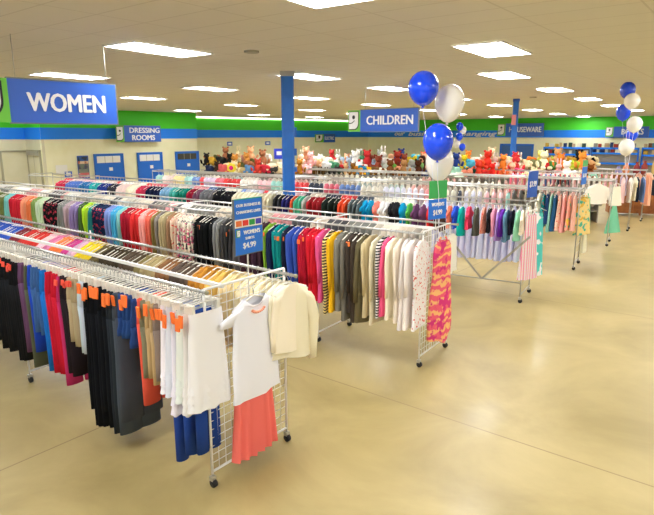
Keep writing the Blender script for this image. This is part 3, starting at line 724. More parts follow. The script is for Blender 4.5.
# third rack front
row(r3, .0, 1.72, [
 (56, 66, 'crimson', '#cc2848', 'long'), (66, 80, 'periwinkle', '#5878c0', 'long'), (80, 90, 'steel blue', '#2c6ca0', 'long'), (90, 98, 'teal', '#2c9c98', 'long'), (98, 109, 'navy', '#20347c', 'long'),
 (109, 117, 'dark grey', '#34343c', 'long'), (117, 127, 'pale pink', '#e8d0c8', 'long'), (127, 138, 'cream', '#eee6d0', 'long'), (138, 147, 'raspberry', '#cc3858', 'long'), (147, 161, 'dark navy', '#202848', 'long'),
 (161, 170, 'light blue', '#84b0d0', 'long'), (170, 176, 'aqua', '#54b8b0', 'long'), (176, 187, 'sea green', '#1c8c78', 'long'), (187, 194, 'maroon', '#9c2038', 'long'), (194, 200, 'mauve', '#7c5068', 'long'),
 (200, 213, 'grey', '#7c7c80', 'long'), (213, 233, 'black', '#1c1c20', 'long'), (233, 272, 'ivory', '#efe8cc', 'long'), (272, 282, 'charcoal', '#35383c', 'long'), (282, 290, 'indigo', '#2c2c70', 'long'),
 (290, 295, 'orange', '#e8603c', 'long'), (295, 302, 'mint', '#4cb490', 'long'), (302, 307, 'silver', '#b8b8b0', 'long'), (307, 322, 'red', '#b42c34', 'long'), (322, 338, 'dark green', '#24302a', 'long'),
 (338, 347, 'vermilion', '#e8502c', 'long'), (347, 361, 'slate', '#606c70', 'long'), (361, 370, 'cyan', '#1ca8d8', 'kid'), (370, 378, 'salmon', '#f0907c', 'kid'), (378, 387, 'white', '#ecebe6', 'kid'),
 (387, 396, 'dark charcoal', '#26262a', 'kid'), (396, 404, 'bright cyan', '#0898d0', 'kid'), (404, 410, 'green', '#58b04c', 'kid'), (410, 424, 'plum', '#6c4468', 'kid'), (424, 432, 'scarlet', '#e4302c', 'kid'),
 (432, 444, 'chocolate', '#5c4438', 'kid'), (444, 451, 'coral', '#f47c5c', 'kid'), (451, 456, 'blue', '#3058d0', 'kid'), (456, 463, 'bright teal', '#0cae a4'.replace(' ', ''), 'kidlong'),
 (463, 471, 'watermelon', '#e43c5c', 'kid'), (471, 478, 'dim grey', '#54584c', 'kidlong'), (478, 486, 'peach', '#f09c84', 'kidlong', 'redprint'), (486, 490, 'near black', '#1e1e22', 'kid'),
 (490, 495, 'soft pink', '#e89cb0', 'kidlong'), (495, 499, 'pale violet', '#b48cd8', 'kidlong'), (499, 503, 'purple', '#6a2ca0', 'kidlong'), (503, 508, 'blue grey', '#5c80a0', 'kidlong'), (508, 514, 'ink black', '#18182a', 'kid'),
 (514, 519, 'pale mint', '#9ce0c4', 'kidlong'), (519, 524, 'pale cream', '#f0e4c8', 'kid')],
 .115, 'the third rack', 'clothes along the front of the third rack', nz=1.6, near=-.14)
# pale lilac dresses on the back rail of the third rack near its end
for k in range(17):
    s = .25+.115*k; q = r3.pt(s, .77, 1.72); o = garment('kiddress', q, r3.rz, '#dcdcf0', jitter=.03, sz=1.35)
    tag(o, 'long pale lilac dress on the back rail of the third rack', 'dress', 'pale lilac dresses behind the child tops')
# fourth rack end: floral dresses, individually
row(r4, .0, 1.72, [(536, 541, 'ivory', '#f0e6d2', 'kid'), (541, 545, 'teal print', '#1c8c8c', 'kiddress', 'redprint'), (545, 549, 'navy', '#24406c', 'kiddress'), (549, 553, 'mint', '#a0dcc0', 'kiddress'), (553, 557, 'deep blue', '#2c5c84', 'kiddress'),
 (557, 562, 'light peach', '#f4c4ac', 'kiddress', 'redprint'), (562, 566, 'rose', '#e89a94', 'kiddress'), (566, 572, 'coral print', '#f0a08c', 'kiddress', 'flower2'), (572, 577, 'pale coral', '#f2b09c', 'kiddress')],
 .12, 'the fourth rack', 'dresses at the end of the fourth rack', nz=1.6, near=-.14)

# the rest of the hanging clothes, past the first few hundred: one object
def stuff_rows():
    b = MB(); rr = random.Random(3)
    pastel = ['#f2dcd8', '#f0ece0', '#e8a0a8', '#e84c4c', '#a8d8d0', '#f4e0a0', '#d0d0dc', '#f0b090', '#f6f0e8', '#7090c8', '#c8b8d0', '#e87888', '#e8e4d0', '#f4c8cc', '#404858', '#e8e0d0']
    muted = ['#c8c0ac', '#a8a090', '#8c8478', '#e0d8c4', '#b8b4a8', '#d8a8a0', '#70706c', '#a8b8b0', '#e4dcd0']
    rows = [(r2, .82, 1.74, .35, 13.2, .12, ['#f4f0e4', '#ece4d4', '#e8dcc8', '#888880', '#c8c0b0', '#5a5a5c', '#e0a0a0'], .60, .2),
            (r3, .77, 1.72, 2.4, 13.5, .13, pastel, .5, .16), (r4, .0, 1.70, 1.5, 12.8, .16, pastel, .45, .14), (r4, .75, 1.70, .1, 12.8, .16, muted, .5, .14),
            (r5, .0, 1.66, .9, 9.3, .2, muted, .45, .13), (r5, .75, 1.66, .1, 9.3, .2, muted, .5, .13), (r6, .0, 1.72, .9, 3.7, .15, pastel, .5, .15), (r6, .5, 1.72, .2, 3.7, .15, pastel, .5, .15), (r7, 0, 1.72, .7, 1.9, .16, pastel, .5, .15)]
    white = lin('#ece6d8')
    for rk, off, z, s0, s1, sp, pal, L, w in rows:
        s = s0; col = rr.choice(pal); run = 0
        while s < s1:
            if run <= 0: col = rr.choice(pal); run = rr.randint(1, 4)
            run -= 1
            c = lin(col); k = rr.uniform(.85, 1.1); c = tuple(min(1, x*k) for x in c[:3])+(1,)
            q = rk.pt(s, off, z); X = Matrix.Translation(q) @ Matrix.Rotation(rk.rz+rr.uniform(-.06, .06), 4, 'Z')
            LL = L*rr.uniform(.8, 1.25); t = .028
            def rg(wy, zt, tt, dr):
                o = []
                for i in range(10):
                    a = 2*PI*i/10; y = wy*math.cos(a); o.append(X @ Vector((tt*math.sin(a), y, zt-dr*abs(y))))
                return o
            b.loft([rg(.05, -.09, t*.8, 0), rg(w, -.10, t, .32), rg(w*1.1, -.22, t, .1), rg(w*1.02, -.1-LL*.6, t*1.1, 0), rg(w*1.2, -.1-LL, t*1.3, 0)], None, cap=False, col=c)
            b.tube([X @ Vector(p) for p in [(0, -w, -.145), (0, 0, -.078), (0, w, -.145)]], .007, None, n=3, col=white)
            b.tube([X @ Vector(p) for p in [(0, 0, -.08), (0, 0, -.01), (0, .015, .018)]], .004, None, n=3, col=white)
            s += sp
    m = bpy.data.materials.new('mixed_cloth'); m.use_nodes = True; N = m.node_tree.nodes
    at = N.new('ShaderNodeAttribute'); at.attribute_name = 'Col'; m.node_tree.links.new(at.outputs['Color'], N['Principled BSDF'].inputs['Base Color'])
    N['Principled BSDF'].inputs['Roughness'].default_value = .85
    o = b.obj('hanging_clothes', None, m, colors=True)
    tag(o, 'mixed pastel clothes hanging on the back rails and on the farther racks', 'clothes', kind='stuff')
stuff_rows()

# ------------------------------------------------------------------ end displays
def display(name, mb, rk, t, off, z, col, matk, label, cat, hang=True, rz=0, color2=None):
    mb.mats = [M[matk]]; mb.m = [0]*len(mb.f)
    q = rk.pt(t, off, z)
    o = link(name, mb.mesh(name), None, q, rk.rz+rz, col); tag(o, label, cat)
    if hang: link('hanger', H_TOP, o)
    return o
def tee_display():
    b = shirt(77, L=.87, w=.25, sleeve=.12, t=.035, neck=.13, flare=1.16, sw=.085)
    b.v = [(x, y, z-.075*max(0, 1-(y/.12)**2)) if (x < 0 and abs(y) < .12 and z > -.12) else (x, y, z) for x, y, z in b.v]
    b.v = [(x+.012*math.sin(11*z+6*y)*min(1, max(0, (-z-.2)*2)), y, z) for x, y, z in b.v]
    return b
# local y must run along the panel (world v): no extra rotation
o = display('white_blouse', tee_display(), r1, -.085, .455, 1.665, '#f4f4fb', 'cloth', 'white short-sleeved blouse displayed on the grid end of the nearest rack', 'blouse', rz=0)
b = MB(); R2 = random.Random(5)
for k in range(9):
    a = -.9+1.8*k/8; b.ell((.052, .085*math.sin(a), -.15-.06*math.cos(a)), .008, .016, .014, nu=6, nv=4)
    b.ell((-.052, .085*math.sin(a), -.15-.06*math.cos(a)), .008, .016, .014, nu=6, nv=4)
b.obj('neck_ornament', o, mat('peach_beads', '#f0a080', .5))
q = r1.pt(-.05, .42, 1.0)
b = shirt(31, L=.66, w=.2, sleeve=.66, t=.05, sw=.075, spread=.09, flare=1.1)
display('cream_cardigan', b, r1, -.13, .83, 1.70, '#f5eccb', 'cloth', 'pale yellow cream cardigan with long sleeves at the back corner of nearest rack', 'cardigan', rz=-.35)
sk = straight(4, 0, .86, .20, .27, t=.028, n=60, k=9, amp=.022, strap=False)
o = display('coral_skirt', sk, r1, -.045, .46, 1.0, '#f8786c', 'cloth', 'pleated coral skirt hanging below the white blouse on the nearest rack end', 'skirt', hang=False, rz=0)
def dress_body(seed, L, w0, w1, neck=True):
    b = straight(seed, .17, L, w0, w1, t=.035, k=5, amp=.012)
    return b
b = MB(); ph = 1
rings = []
for q_, w in [(qq, ww*1.25) for qq, ww in [(0, .10), (.05, .135), (.14, .15), (.25, .145), (.36, .15), (.5, .17), (.65, .185), (.8, .195), (.9, .2), (1, .19)]]:
    rings.append(ring_shirt(w, .03*(1+.6*q_), lambda ay, y, q_=q_: -.11-1.28*q_-(.10*(1-ay/.2) if q_ > .95 else 0)+(.03*math.sin(20*y) if q_ > .85 else 0), n=22, amp=.012*q_, k=4, ph=ph))
b.loft(rings, cap=False)
for s in (-1, 1): b.tube([(0, s*.05, -.06), (0, s*.09, -.12)], .014, n=5)
display('tie_dye_dress', b, r2, -.085, .40, 1.70, '#f4667e', 'tiedye', 'long pink and orange tie-dye dress on the grid end of the second rack', 'dress', rz=-.2)
b = shirt(12, L=.5, w=.17, sleeve=0, t=.03)
display('white_sleeveless_shirt', b, r2, -.05, .76, 1.70, '#f4f0e2', 'cloth', 'white sleeveless top with dark hem beside the tie-dye dress', 'top', rz=0)
# third rack end: white and pink dress, turquoise dress
b = dress_body(8, 1.12, .13, .23); display('plaid_dress', b, r3, -.06, .12, 1.72, '#f6e6dc', 'plaid', 'white and pink checked dress on the third rack end', 'dress', rz=-.55)
b = dress_body(9, 1.14, .12, .2); display('turquoise_dress', b, r3, -.10, .52, 1.72, '#5ed2cc', 'teeprint', 'long turquoise dress beside the checked one on the third rack end', 'dress', rz=-.6)
b = shirt(10, L=.62, w=.19, sleeve=.4); display('pale_pink_cardigan', b, r3, .08, .66, 1.72, '#f4ecd8', 'cloth', 'pale cream cardigan behind the turquoise dress on the third rack', 'cardigan', rz=0)
b = dress_body(21, .78, .16, .26); display('tropical_dress', b, r4, -.06, .2, 1.72, '#f4d88c', 'flower2', 'green and yellow tropical print dress on the fourth rack end', 'dress', rz=-.6)
b = dress_body(22, .8, .13, .22); display('mint_print_dress', b, r4, -.06, .6, 1.72, '#8cd0a0', 'flower2', 'mint green print dress at the far corner of the fourth rack', 'dress', rz=-.5)
b = dress_body(23, .55, .1, .16); display('cream_scarf', b, r4, -.09, .66, 1.02, '#f0e8c8', 'cloth', 'cream cloth hanging low at the corner of the fourth rack', 'scarf', hang=False, rz=0)
b = shirt(24, L=.5, w=.26, sleeve=.34, t=.07, sw=.1); display('white_sweater', b, r5, .35, -.03, 1.72, '#f6ecdc', 'cloth', 'fluffy white sweater hanging on the fifth rack', 'sweater', rz=-.95)
b = dress_body(25, .5, .14, .22); display('cream_blouse', b, r5, -.07, .4, 1.72, '#f2ecd4', 'cloth', 'cream top above the mint skirt on the fifth rack end', 'top', rz=-.6)
b = straight(26, .0, .72, .08, .3, k=7, amp=.04); display('mint_skirt', b, r5, -.07, .3, 1.05, '#7cc8a0', 'cloth', 'flared mint green skirt low on the fifth rack end', 'skirt', hang=False, rz=-.6)
for k, (hx, kd, off, t, lab) in enumerate([('#f2c8c4', 'long', .0, .25, 'pale rose top'), ('#f4ecdc', 'long', .0, .05, 'cream top with print'), ('#f2e8d4', 'tee', .3, -.05, 'ivory blouse'), ('#28324c', 'long', .5, -.1, 'dark navy jacket'), ('#6c8cc0', 'long', .55, -.25, 'blue jacket')]):
    q = r6.pt(t, off, 1.72); o = garment(kd, q, r6.rz+PI+.3, hx, sz=1.1); tag(o, lab+' on the end of the short rack at right', 'top', 'garments on the short rack end')
for k, (hx, kd, off, t, lab) in enumerate([('#e8b89c', 'blousey', 0, .2, 'peach blouse'), ('#f0b490', 'dress', .2, -.05, 'long peach dress'), ('#f0c8b0', 'longtee', .4, -.1, 'pale peach tunic'), ('#343c4c', 'long', .5, -.3, 'dark jacket')]):
    q = r7.pt(t, off, 1.72); o = garment(kd, q, r7.rz+PI+.5, hx, sz=1.15); tag(o, lab+' on the farthest rack at right', CAT[kd], 'garments on the farthest rack')

# ------------------------------------------------------------------ price signs on racks
def price_sign(rk, t, off, z0, w, h, label, top='blue', words=True, pole=(1.5,)):
    q = rk.pt(t, off, 0); e = tag(empty('price_sign', q, rad(rk.ang)+PI/2), label, 'sign')
    # local x runs along +v, local -y faces the rack's end
    b = MB(); b.tube([(0, .02, pole[0]), (0, .02, z0+h)], .006, n=6); b.obj('sign_pole', e, M['white_wire'])
    b = MB(); b.box(-w/2-.008, w/2+.008, 0, .012, z0-.008, z0+h*.49); b.box(-w/2-.008, -w/2, -.004, .014, z0, z0+h); b.box(w/2, w/2+.008, -.004, .014, z0, z0+h); b.obj('sign_holder', e, M['signedge'])
    b = MB(); b.box(-w/2, w/2, -.004, .0, z0, z0+h*.48); b.obj('price_card', e, M['signblue2'])
    b = MB(); b.box(-w/2, w/2, -.004, .004, z0+h*.64, z0+h); b.obj('upper_card', e, M['signblue2'] if top == 'blue' else M['greencard'])
    if top == 'blue':
        b = MB(); b.box(-w/2, w/2, -.003, .003, z0+h*.49, z0+h*.64); b.obj('colour_strip', e, M['paper'])
        for k, mm in enumerate(('orange_sq', 'red_sq', 'green_sq', 'violet_sq')):
            b = MB(); x0 = -w/2+w*(.04+.24*k); b.box(x0, x0+w*.2, -.006, -.003, z0+h*.515, z0+h*.615); b.obj('colour_square', e, M[mm])
        b = MB(); b.box(-w/2, w/2, -.0045, .0045, z0+h*.985, z0+h*1.005); b.obj('card_edge', e, M['teal_strip'])
        text('lettering', 'OUR BUSINESS IS', 0, z0+h*.885, w*.88, h*.05, -.005, e, bold=.012)
        text('lettering', 'CHANGING LIVES', 0, z0+h*.765, w*.88, h*.05, -.005, e, bold=.012)
        text('lettering', "WOMEN'S", w*.1, z0+h*.395, w*.6, h*.075, -.005, e, bold=.012)
        text('lettering', 'SHIRTS', w*.02, z0+h*.285, w*.32, h*.045, -.005, e, bold=.012)
        text('lettering', '$4.99', 0, z0+h*.15, w*.46, h*.115, -.005, e, bold=.016)
        g_logo(e, -w*.40, z0+h*.39, w*.13, h*.13, -.007)
    return e
price_sign(r1, .0, .50, 1.93, .31, .46, "blue price sign with coloured squares reading WOMEN'S SHIRTS on nearest rack end")
def simple_sign(rk, t, off, z0, w, h, label, green, pole0, lines, rz=0):
    q = rk.pt(t, off, 0); e = tag(empty('price_sign', q, rad(rk.ang)+PI/2+rz), label, 'sign')
    b = MB(); b.tube([(0, .02, pole0), (0, .02, z0+h)], .006, n=6); b.obj('sign_pole', e, M['white_wire'])
    b = MB(); b.box(-w/2, w/2, -.004, .004, z0, z0+h); b.obj('price_card', e, M['signblue2'] if green else M['signblue'])
    if green:
        b = MB(); b.box(-w/2, w/2, -.004, .004, z0+h+.01, z0+h+green); b.obj('green_card', e, M['greencard'])
    for body, cz, ww, hh in lines: text('lettering', body, 0, z0+h*cz, w*ww, h*hh, -.006, e, bold=.012)
    return e
simple_sign(r2, 0, .38, 1.86, .31, .25, 'blue price card under a green card on the second rack end', .23, 1.72, [('WOMEN\'S', .75, .7, .18), ('$4.99', .32, .5, .3)], rz=-.35)
simple_sign(r3, .0, .38, 1.83, .3, .45, 'narrow tilted blue price sign above the third rack end', 0, 1.72, [('$3.99', .5, .7, .25)], rz=-.35)
simple_sign(r4, .0, .38, 1.84, .3, .38, 'small blue price sign with green top above the fourth rack end', .14, 1.72, [('$3.99', .5, .7, .25)], rz=-.2)

# ------------------------------------------------------------------ balloons
def balloon(x, y, D, rxpx, rypx, colr, label, tie, lean=0, group=None, star=False):
    # place at depth D along the pixel ray
    a_ = (x-CX)/FPX; b_ = (CY-y)/FPX
    d = Vector((a_, math.cos(PITCH)+b_*math.sin(PITCH), -math.sin(PITCH)+b_*math.cos(PITCH))); c = d*(D/d.y); c.z += CAM_Z
    s = D/FPX*1.01; rx, rz_ = rxpx*s, rypx*s
    b = MB(); rings = []; n = 20
    for k in range(0, 15):
        t = PI*k/14; r_ = math.sin(t)*rx*(1 if t < PI/2 else (1-.18*((t-PI/2)/(PI/2))**1.5)); z = math.cos(t)*rz_*(1 if t < PI/2 else 1.12)
        if k == 0: r_ = rx*.02
        if k == 14: r_ = rx*.05
        rings.append([(r_*math.cos(2*PI*i/n), r_*math.sin(2*PI*i/n), z) for i in range(n)])
    b.loft(rings); zb = -rz_*1.12
    b.loft([[(rr_*math.cos(2*PI*i/8), rr_*math.sin(2*PI*i/8), zz) for i in range(8)] for rr_, zz in ((rx*.05, zb+.002), (rx*.12, zb-rx*.1))])
    o = b.obj('balloon', None, M['balloon_blue'] if colr == 'b' else M['balloon_white'], c)
    o.rotation_euler = (0, lean, 0); tag(o, label, 'balloon', group)
    inv = Matrix.Rotation(-lean, 4, 'Y'); e = inv @ (Vector(tie)-c); st = Vector((0, 0, zb-rx*.08))
    mid = st.lerp(e, .5)+Vector((.01, 0, 0)); bb = MB(); bb.tube([st, st.lerp(e, .25), mid, st.lerp(e, .75), e], .0035, n=4); bb.obj('balloon_string', o, M['string'])
    return o
tie = r2.pt(0, .45, 1.75)
balloon(423.5, 87.5, 7.15, 14.6, 15.5, 'b', 'big blue balloon at the top of the near bunch', tie, group='near balloon bunch')
balloon(449.5, 102.5, 7.4, 14.2, 17, 'w', 'big white balloon upper right in the near bunch', tie, lean=.08, group='near balloon bunch')
balloon(438, 141, 6.9, 14.7, 17, 'b', 'large blue balloon in the middle front of the near bunch', tie, group='near balloon bunch')
balloon(439.5, 162, 7.35, 13.6, 17, 'w', 'white balloon hanging lowest behind the blue one in near bunch', tie, group='near balloon bunch')
t3 = (7.3, 30, .02)
for x, y, rr_, c, l in [(459.7, 126.3, 3.4, 'b', 'tiny distant blue balloon at top right of big blue balloon'), (463.2, 130, 3.2, 'w', 'tiny distant white balloon under the top blue one'),
                    (459.3, 136.5, 3.4, 'b', 'tiny distant blue balloon in the middle of the far bunch'), (456.5, 143.5, 3.7, 'w', 'distant white balloon lowest at left of far bunch'), (462.3, 147, 3.1, 'b', 'tiny distant blue balloon lowest of the far bunch')]:
    balloon(x, y, 29+(.4 if c == 'w' else 0), rr_, rr_*1.15, c, l, t3, group='far balloon bunch')
t4 = (7.9, 14.9, 1.75)
for x, y, rx_, ry_, dd, c, l in [(627.8, 90, 7, 7.6, 0, 'b', 'blue balloon at the top of the right bunch'), (632, 101, 7.2, 7.4, -.35, 'w', 'white balloon just below the top blue one at right'),
                    (623.5, 112, 6.7, 7.6, 0, 'b', 'second blue balloon down in the right bunch'), (634.5, 124, 7, 7.6, -.3, 'w', 'white balloon before the BOOKS sign at right'), (632, 134.5, 5.5, 6, .8, 'b', 'blue balloon mostly hidden between two white ones at right'),
                    (626.5, 147, 7.2, 7.8, -.1, 'w', 'lowest white balloon of the right bunch')]:
    balloon(x, y, 14.9+dd, rx_, ry_, c, l, t4, group='right balloon bunch')

# ------------------------------------------------------------------ toy display
TA = Vector((-5.0, 21.75, 0)); TB = Vector((9.1, 18.6, 0)); td = (TB-TA).normalized(); tn = Vector((-td.y, td.x, 0)); TL = (TB-TA).length; trz = math.atan2(td.y, td.x)
nsec = 5
for k in range(nsec):
    q = TA+td*(TL*k/nsec); w = TL/nsec-.03
    pos = ['leftmost', 'second', 'middle', 'fourth', 'rightmost'][k]
    e = tag(empty('toy_shelf', q, trz), 'long grey display shelf unit under the soft toys, %s of five from left' % pos, 'shelf', 'grey toy shelf units')
    for zz, dp0, dp1 in ((1.45, 0, .32), (1.56, .30, .50), (1.70, .48, .70), (1.84, .68, .95), (.9, 0, .85), (.4, 0, .85)):
        b = MB(); b.box(0, w, dp0, dp1, zz-.03, zz); b.obj('shelf_board', e, M['shelf'])
    b = MB(); b.box(0, w, .83, .87, 0, 1.7); b.obj('back_board', e, M['shelf'])
    for x in (0, w-.03):
        b = MB(); b.box(x, x+.03, .0, .85, 0, 1.42); b.obj('side_board', e, M['shelf'])
def teddy(seed):
    b = MB(); r = random.Random(seed)
    b.ell((0, 0, .13), .10, .09, .13); b.ell((0, -.02, .31), .085, .08, .08); b.ell((0, -.095, .295), .035, .03, .028)
    for s in (-1, 1):
        b.ell((s*.065, 0, .385), .03, .018, .03, nu=8, nv=5)
        b.ell((s*.12, -.05, .17), .035, .04, .085, nu=8, nv=5, X=Matrix.Rotation(s*.3, 4, 'Y'))
        b.ell((s*.075, -.12, .045), .045, .09, .045, nu=8, nv=5)
    return b
def lying(seed):
    b = MB(); b.ell((0, 0, .09), .17, .09, .09); b.ell((.17, -.03, .14), .08, .075, .075); b.ell((.17, -.1, .12), .03, .03, .025, nu=8, nv=5)
    for s in (-1, 1):
        b.ell((.17+s*.05, 0, .215), .022, .015, .035, nu=8, nv=5); b.ell((s*.11, -.1, .035), .04, .07, .035, nu=8, nv=5)
    b.tube([(-.16, 0, .1), (-.22, 0, .13), (-.25, 0, .19)], .015, n=6)
    return b
def bunny(seed):
    b = MB(); b.ell((0, 0, .12), .085, .08, .125); b.ell((0, -.02, .29), .075, .07, .07)
    for s in (-1, 1):
        b.ell((s*.035, 0, .42), .02, .014, .085, nu=8, nv=5); b.ell((s*.06, -.1, .035), .04, .08, .035, nu=8, nv=5); b.ell((s*.09, -.05, .15), .03, .035, .07, nu=8, nv=5)
    return b
def blob(seed):
    b = MB(); b.ell((0, 0, .12), .15, .11, .12); b.ell((-.08, -.06, .2), .06, .06, .06, nu=8, nv=5); b.ell((.07, -.07, .17), .055, .05, .05, nu=8, nv=5)
    for s in (-1, 1): b.ell((s*.13, -.08, .05), .05, .06, .04, nu=8, nv=5)
    return b
TM = {}
for nm, fn in (('bear', teddy), ('dog', lying), ('rabbit', bunny), ('bundle', blob)):
    b = fn(1); b.mats = [M['plush']]; b.m = [0]*len(b.f); TM[nm] = b.mesh('plush')
TNOUN = {'bear': 'teddy bear', 'dog': 'lying plush dog', 'rabbit': 'plush rabbit', 'bundle': 'rounded plush toy'}
def ts_at(pxx, off, z):
    lo, hi = -1, TL+1
    for _ in range(40):
        mid = (lo+hi)/2; q = TA+td*mid+tn*off
        if px(q.x, q.y, z)[0] < pxx: lo = mid
        else: hi = mid
    return (lo+hi)/2
def toyrow(items, off, z, where, sc=1.0):
    cnt = {}
    for (x, cn, hx, kind) in items:
        s = ts_at(x, off, z+.1)
        if s < .1 or s > TL-.1: continue
        q = TA+td*s+tn*off; o = link('plush_'+('toy' if kind == 'bundle' else kind), TM[kind], None, (q.x, q.y, z+.002), trz+R.uniform(-.4, .4), hx)
        k_ = sc*R.uniform(.85, 1.2); o.scale = (k_, k_, k_)
        key = (cn, kind); cnt[key] = cnt.get(key, 0)+1
        n_tot = sum(1 for i in items if (i[1], i[3]) == key)
        lab = '%s %s on the %s' % (cn, TNOUN[kind], where)
        if n_tot > 1: lab = '%s %s, %s such from left on the %s' % (cn, TNOUN[kind], nth(cnt[key]-1), where)
        tag(o, ' '.join(lab.split()[:16]), 'soft toy', 'soft toys on the long display')
front = [(210, 'navy', '#28304c', 'bundle'), (217, 'dark brown', '#3c2c20', 'bear'), (224, 'coral', '#e86a6c', 'bundle'), (231, 'yellow', '#f0dc5c', 'bundle'), (236, 'cream', '#f0e4b8', 'bear'), (243, 'beige', '#d8bc84', 'dog'), (250, 'light blue', '#6c9cd0', 'bundle'),
 (258, 'red', '#d84838', 'bear'), (266, 'crimson', '#c83040', 'bundle'), (272, 'dark grey', '#3c3a38', 'dog'), (279, 'cream', '#ecd8b0', 'bundle'), (300, 'golden brown', '#b87c28', 'bear'), (308, 'pink', '#eab0b0', 'bundle'),
 (315, 'dark brown', '#5a3c14', 'dog'), (322, 'dark brown', '#4c3818', 'dog'), (332, 'black', '#2c2c2c', 'dog'), (339, 'dark green', '#344838', 'bundle'), (346, 'beige', '#e0b888', 'bear'), (353, 'brown', '#8c5c1c', 'bear'),
 (360, 'orange', '#d89030', 'bundle'), (364, 'blue', '#2c88b0', 'bundle'), (369, 'yellow', '#f4b818', 'bundle'), (376, 'brown', '#7c5c34', 'bundle'), (383, 'white', '#ece8d4', 'bundle'), (390, 'brown', '#7a4a24', 'bear'), (397, 'brown', '#6c4420', 'dog'),
 (404, 'tan', '#b88450', 'bear'), (411, 'grey', '#a8a8a0', 'bundle'), (418, 'dark brown', '#4c2814', 'bear'), (424, 'blue', '#3c4c88', 'dog'), (456, 'mint', '#a4d8c0', 'bundle'), (463, 'salmon', '#f09478', 'dog'), (471, 'dark green', '#24443c', 'bundle'), (478, 'red', '#e04430', 'bear'),
 (485, 'red', '#d83a34', 'bundle'), (492, 'scarlet', '#e02c24', 'bear'), (498, 'orange', '#f0743c', 'dog'), (505, 'orange', '#f08048', 'bundle'), (512, 'peach', '#f4b494', 'bear'), (519, 'hot pink', '#e85080', 'bundle'), (526, 'cream', '#f0e4b0', 'dog'), (540, 'beige', '#dcc8a4', 'bundle'),
 (549, 'brown', '#8c5444', 'bundle'), (558, 'pink', '#f0b8b0', 'rabbit'), (566, 'white', '#f4f0e4', 'bear'), (574, 'cream', '#f0e0b4', 'dog'), (583, 'orange', '#e89448', 'bear'), (590, 'brown', '#8c4c1c', 'bear')]
toyrow([f for f in front if f[3]], .22, 1.45, 'front tier of the toy shelf', 1.25)
back = [(207, 'black', '#201c1c', 'bear'), (214, 'mustard', '#c89c34', 'bundle'), (222, 'dark grey', '#2c2c28', 'bundle'), (230, 'black', '#242420', 'bear'), (239, 'cream', '#f0e0b0', 'rabbit'), (247, 'orange', '#d89444', 'bear'), (255, 'olive', '#6c6c3c', 'bundle'), (263, 'brown', '#a86c48', 'bear'),
 (302, 'cream', '#eee0c4', 'rabbit'), (311, 'pink', '#f0bcb8', 'bear'), (319, 'peach', '#f0b888', 'bundle'), (328, 'cream', '#ece4c8', 'bundle'), (338, 'white', '#f0ece0', 'rabbit'), (347, 'tan', '#e0a880', 'bear'), (355, 'white', '#f0f0ec', 'bear'), (362, 'green', '#4c9068', 'rabbit'), (367, 'red', '#c83434', 'bear'),
 (376, 'pale blue', '#b0c4d8', 'bundle'), (383, 'white', '#f4f0ec', 'rabbit'), (390, 'white', '#ece8dc', 'bundle'), (397, 'dark red', '#9c3428', 'bear'), (404, 'brown', '#8c4430', 'bear'), (413, 'grey', '#c4c8bc', 'bundle'), (419, 'green', '#74bc58', 'bundle'), (424, 'peach', '#f0b48c', 'bear'),
 (456, 'dark blue', '#2c448c', 'bear'), (464, 'yellow', '#f0d82c', 'bear'), (471, 'sky blue', '#58c0dc', 'bundle'), (480, 'orange', '#ec5c30', 'bundle'), (487, 'red', '#e83c2c', 'bear'), (495, 'white', '#ecdcd0', 'rabbit'), (503, 'orange', '#f08c34', 'bear'), (511, 'white', '#f0e8dc', 'bundle'), (519, 'cream', '#ecdcc0', 'rabbit'), (527, 'cream', '#f0dcb4', 'bundle'),
 (536, 'olive', '#7c7c54', 'bundle'), (543, 'cream', '#f4ecc0', 'bear'), (544.5, 'red', '#d03838', 'bundle'), (553, 'green', '#58944c', 'bundle'), (560, 'orange', '#ec8434', 'bear'), (567, 'yellow', '#f0e070', 'bundle'), (574, 'lime', '#c8e048', 'bundle'), (581, 'orange', '#f09c40', 'bear'), (588, 'tan', '#d8a870', 'bundle')]
toyrow(back, .58, 1.70, 'upper tier of the toy shelf', 1.4)
mid = [((a_[0]+b_[0])/2, b_[1], b_[2], ('bundle', 'dog', 'bear', 'bundle')[k_ % 4]) for k_, (a_, b_) in enumerate(zip(front, back[3:]+back[:3])) if abs(a_[0]-b_[0]) < 60]
toyrow(mid, .36, 1.56, 'middle tier of the toy shelf', 1.4)
top = [(b_[0]+4+R.uniform(-1, 1), b_[1], b_[2], ('dog', 'bundle', 'bear')[k_ % 3]) for k_, b_ in enumerate(back[5:]+back[:5])]
top = [(back[k_][0]+4, t_2[1], t_2[2], t_2[3]) for k_, t_2 in enumerate(top)]
toyrow(top, .8, 1.84, 'highest tier of the toy shelf', 1.3)
# yellow flower cushion with a pink heart
s = ts_at(232, .1, 1.55); q = TA+td*s+tn*.06
e = tag(empty('flower_cushion', (q.x, q.y, 1.46), trz), 'yellow flower-shaped plush cushion with a bright pink centre', 'cushion')
b = MB()
for k in range(7): a_ = 2*PI*k/7; b.ell((.12*math.cos(a_), 0, .2+.12*math.sin(a_)), .08, .05, .08, nu=8, nv=5)
o = b.obj('petals', e, M['plush']); o.color = lin('#f4e04c')
b = MB(); b.ell((0, -.03, .2), .09, .05, .09); o = b.obj('centre', e, M['plush']); o.color = lin('#e02c84')
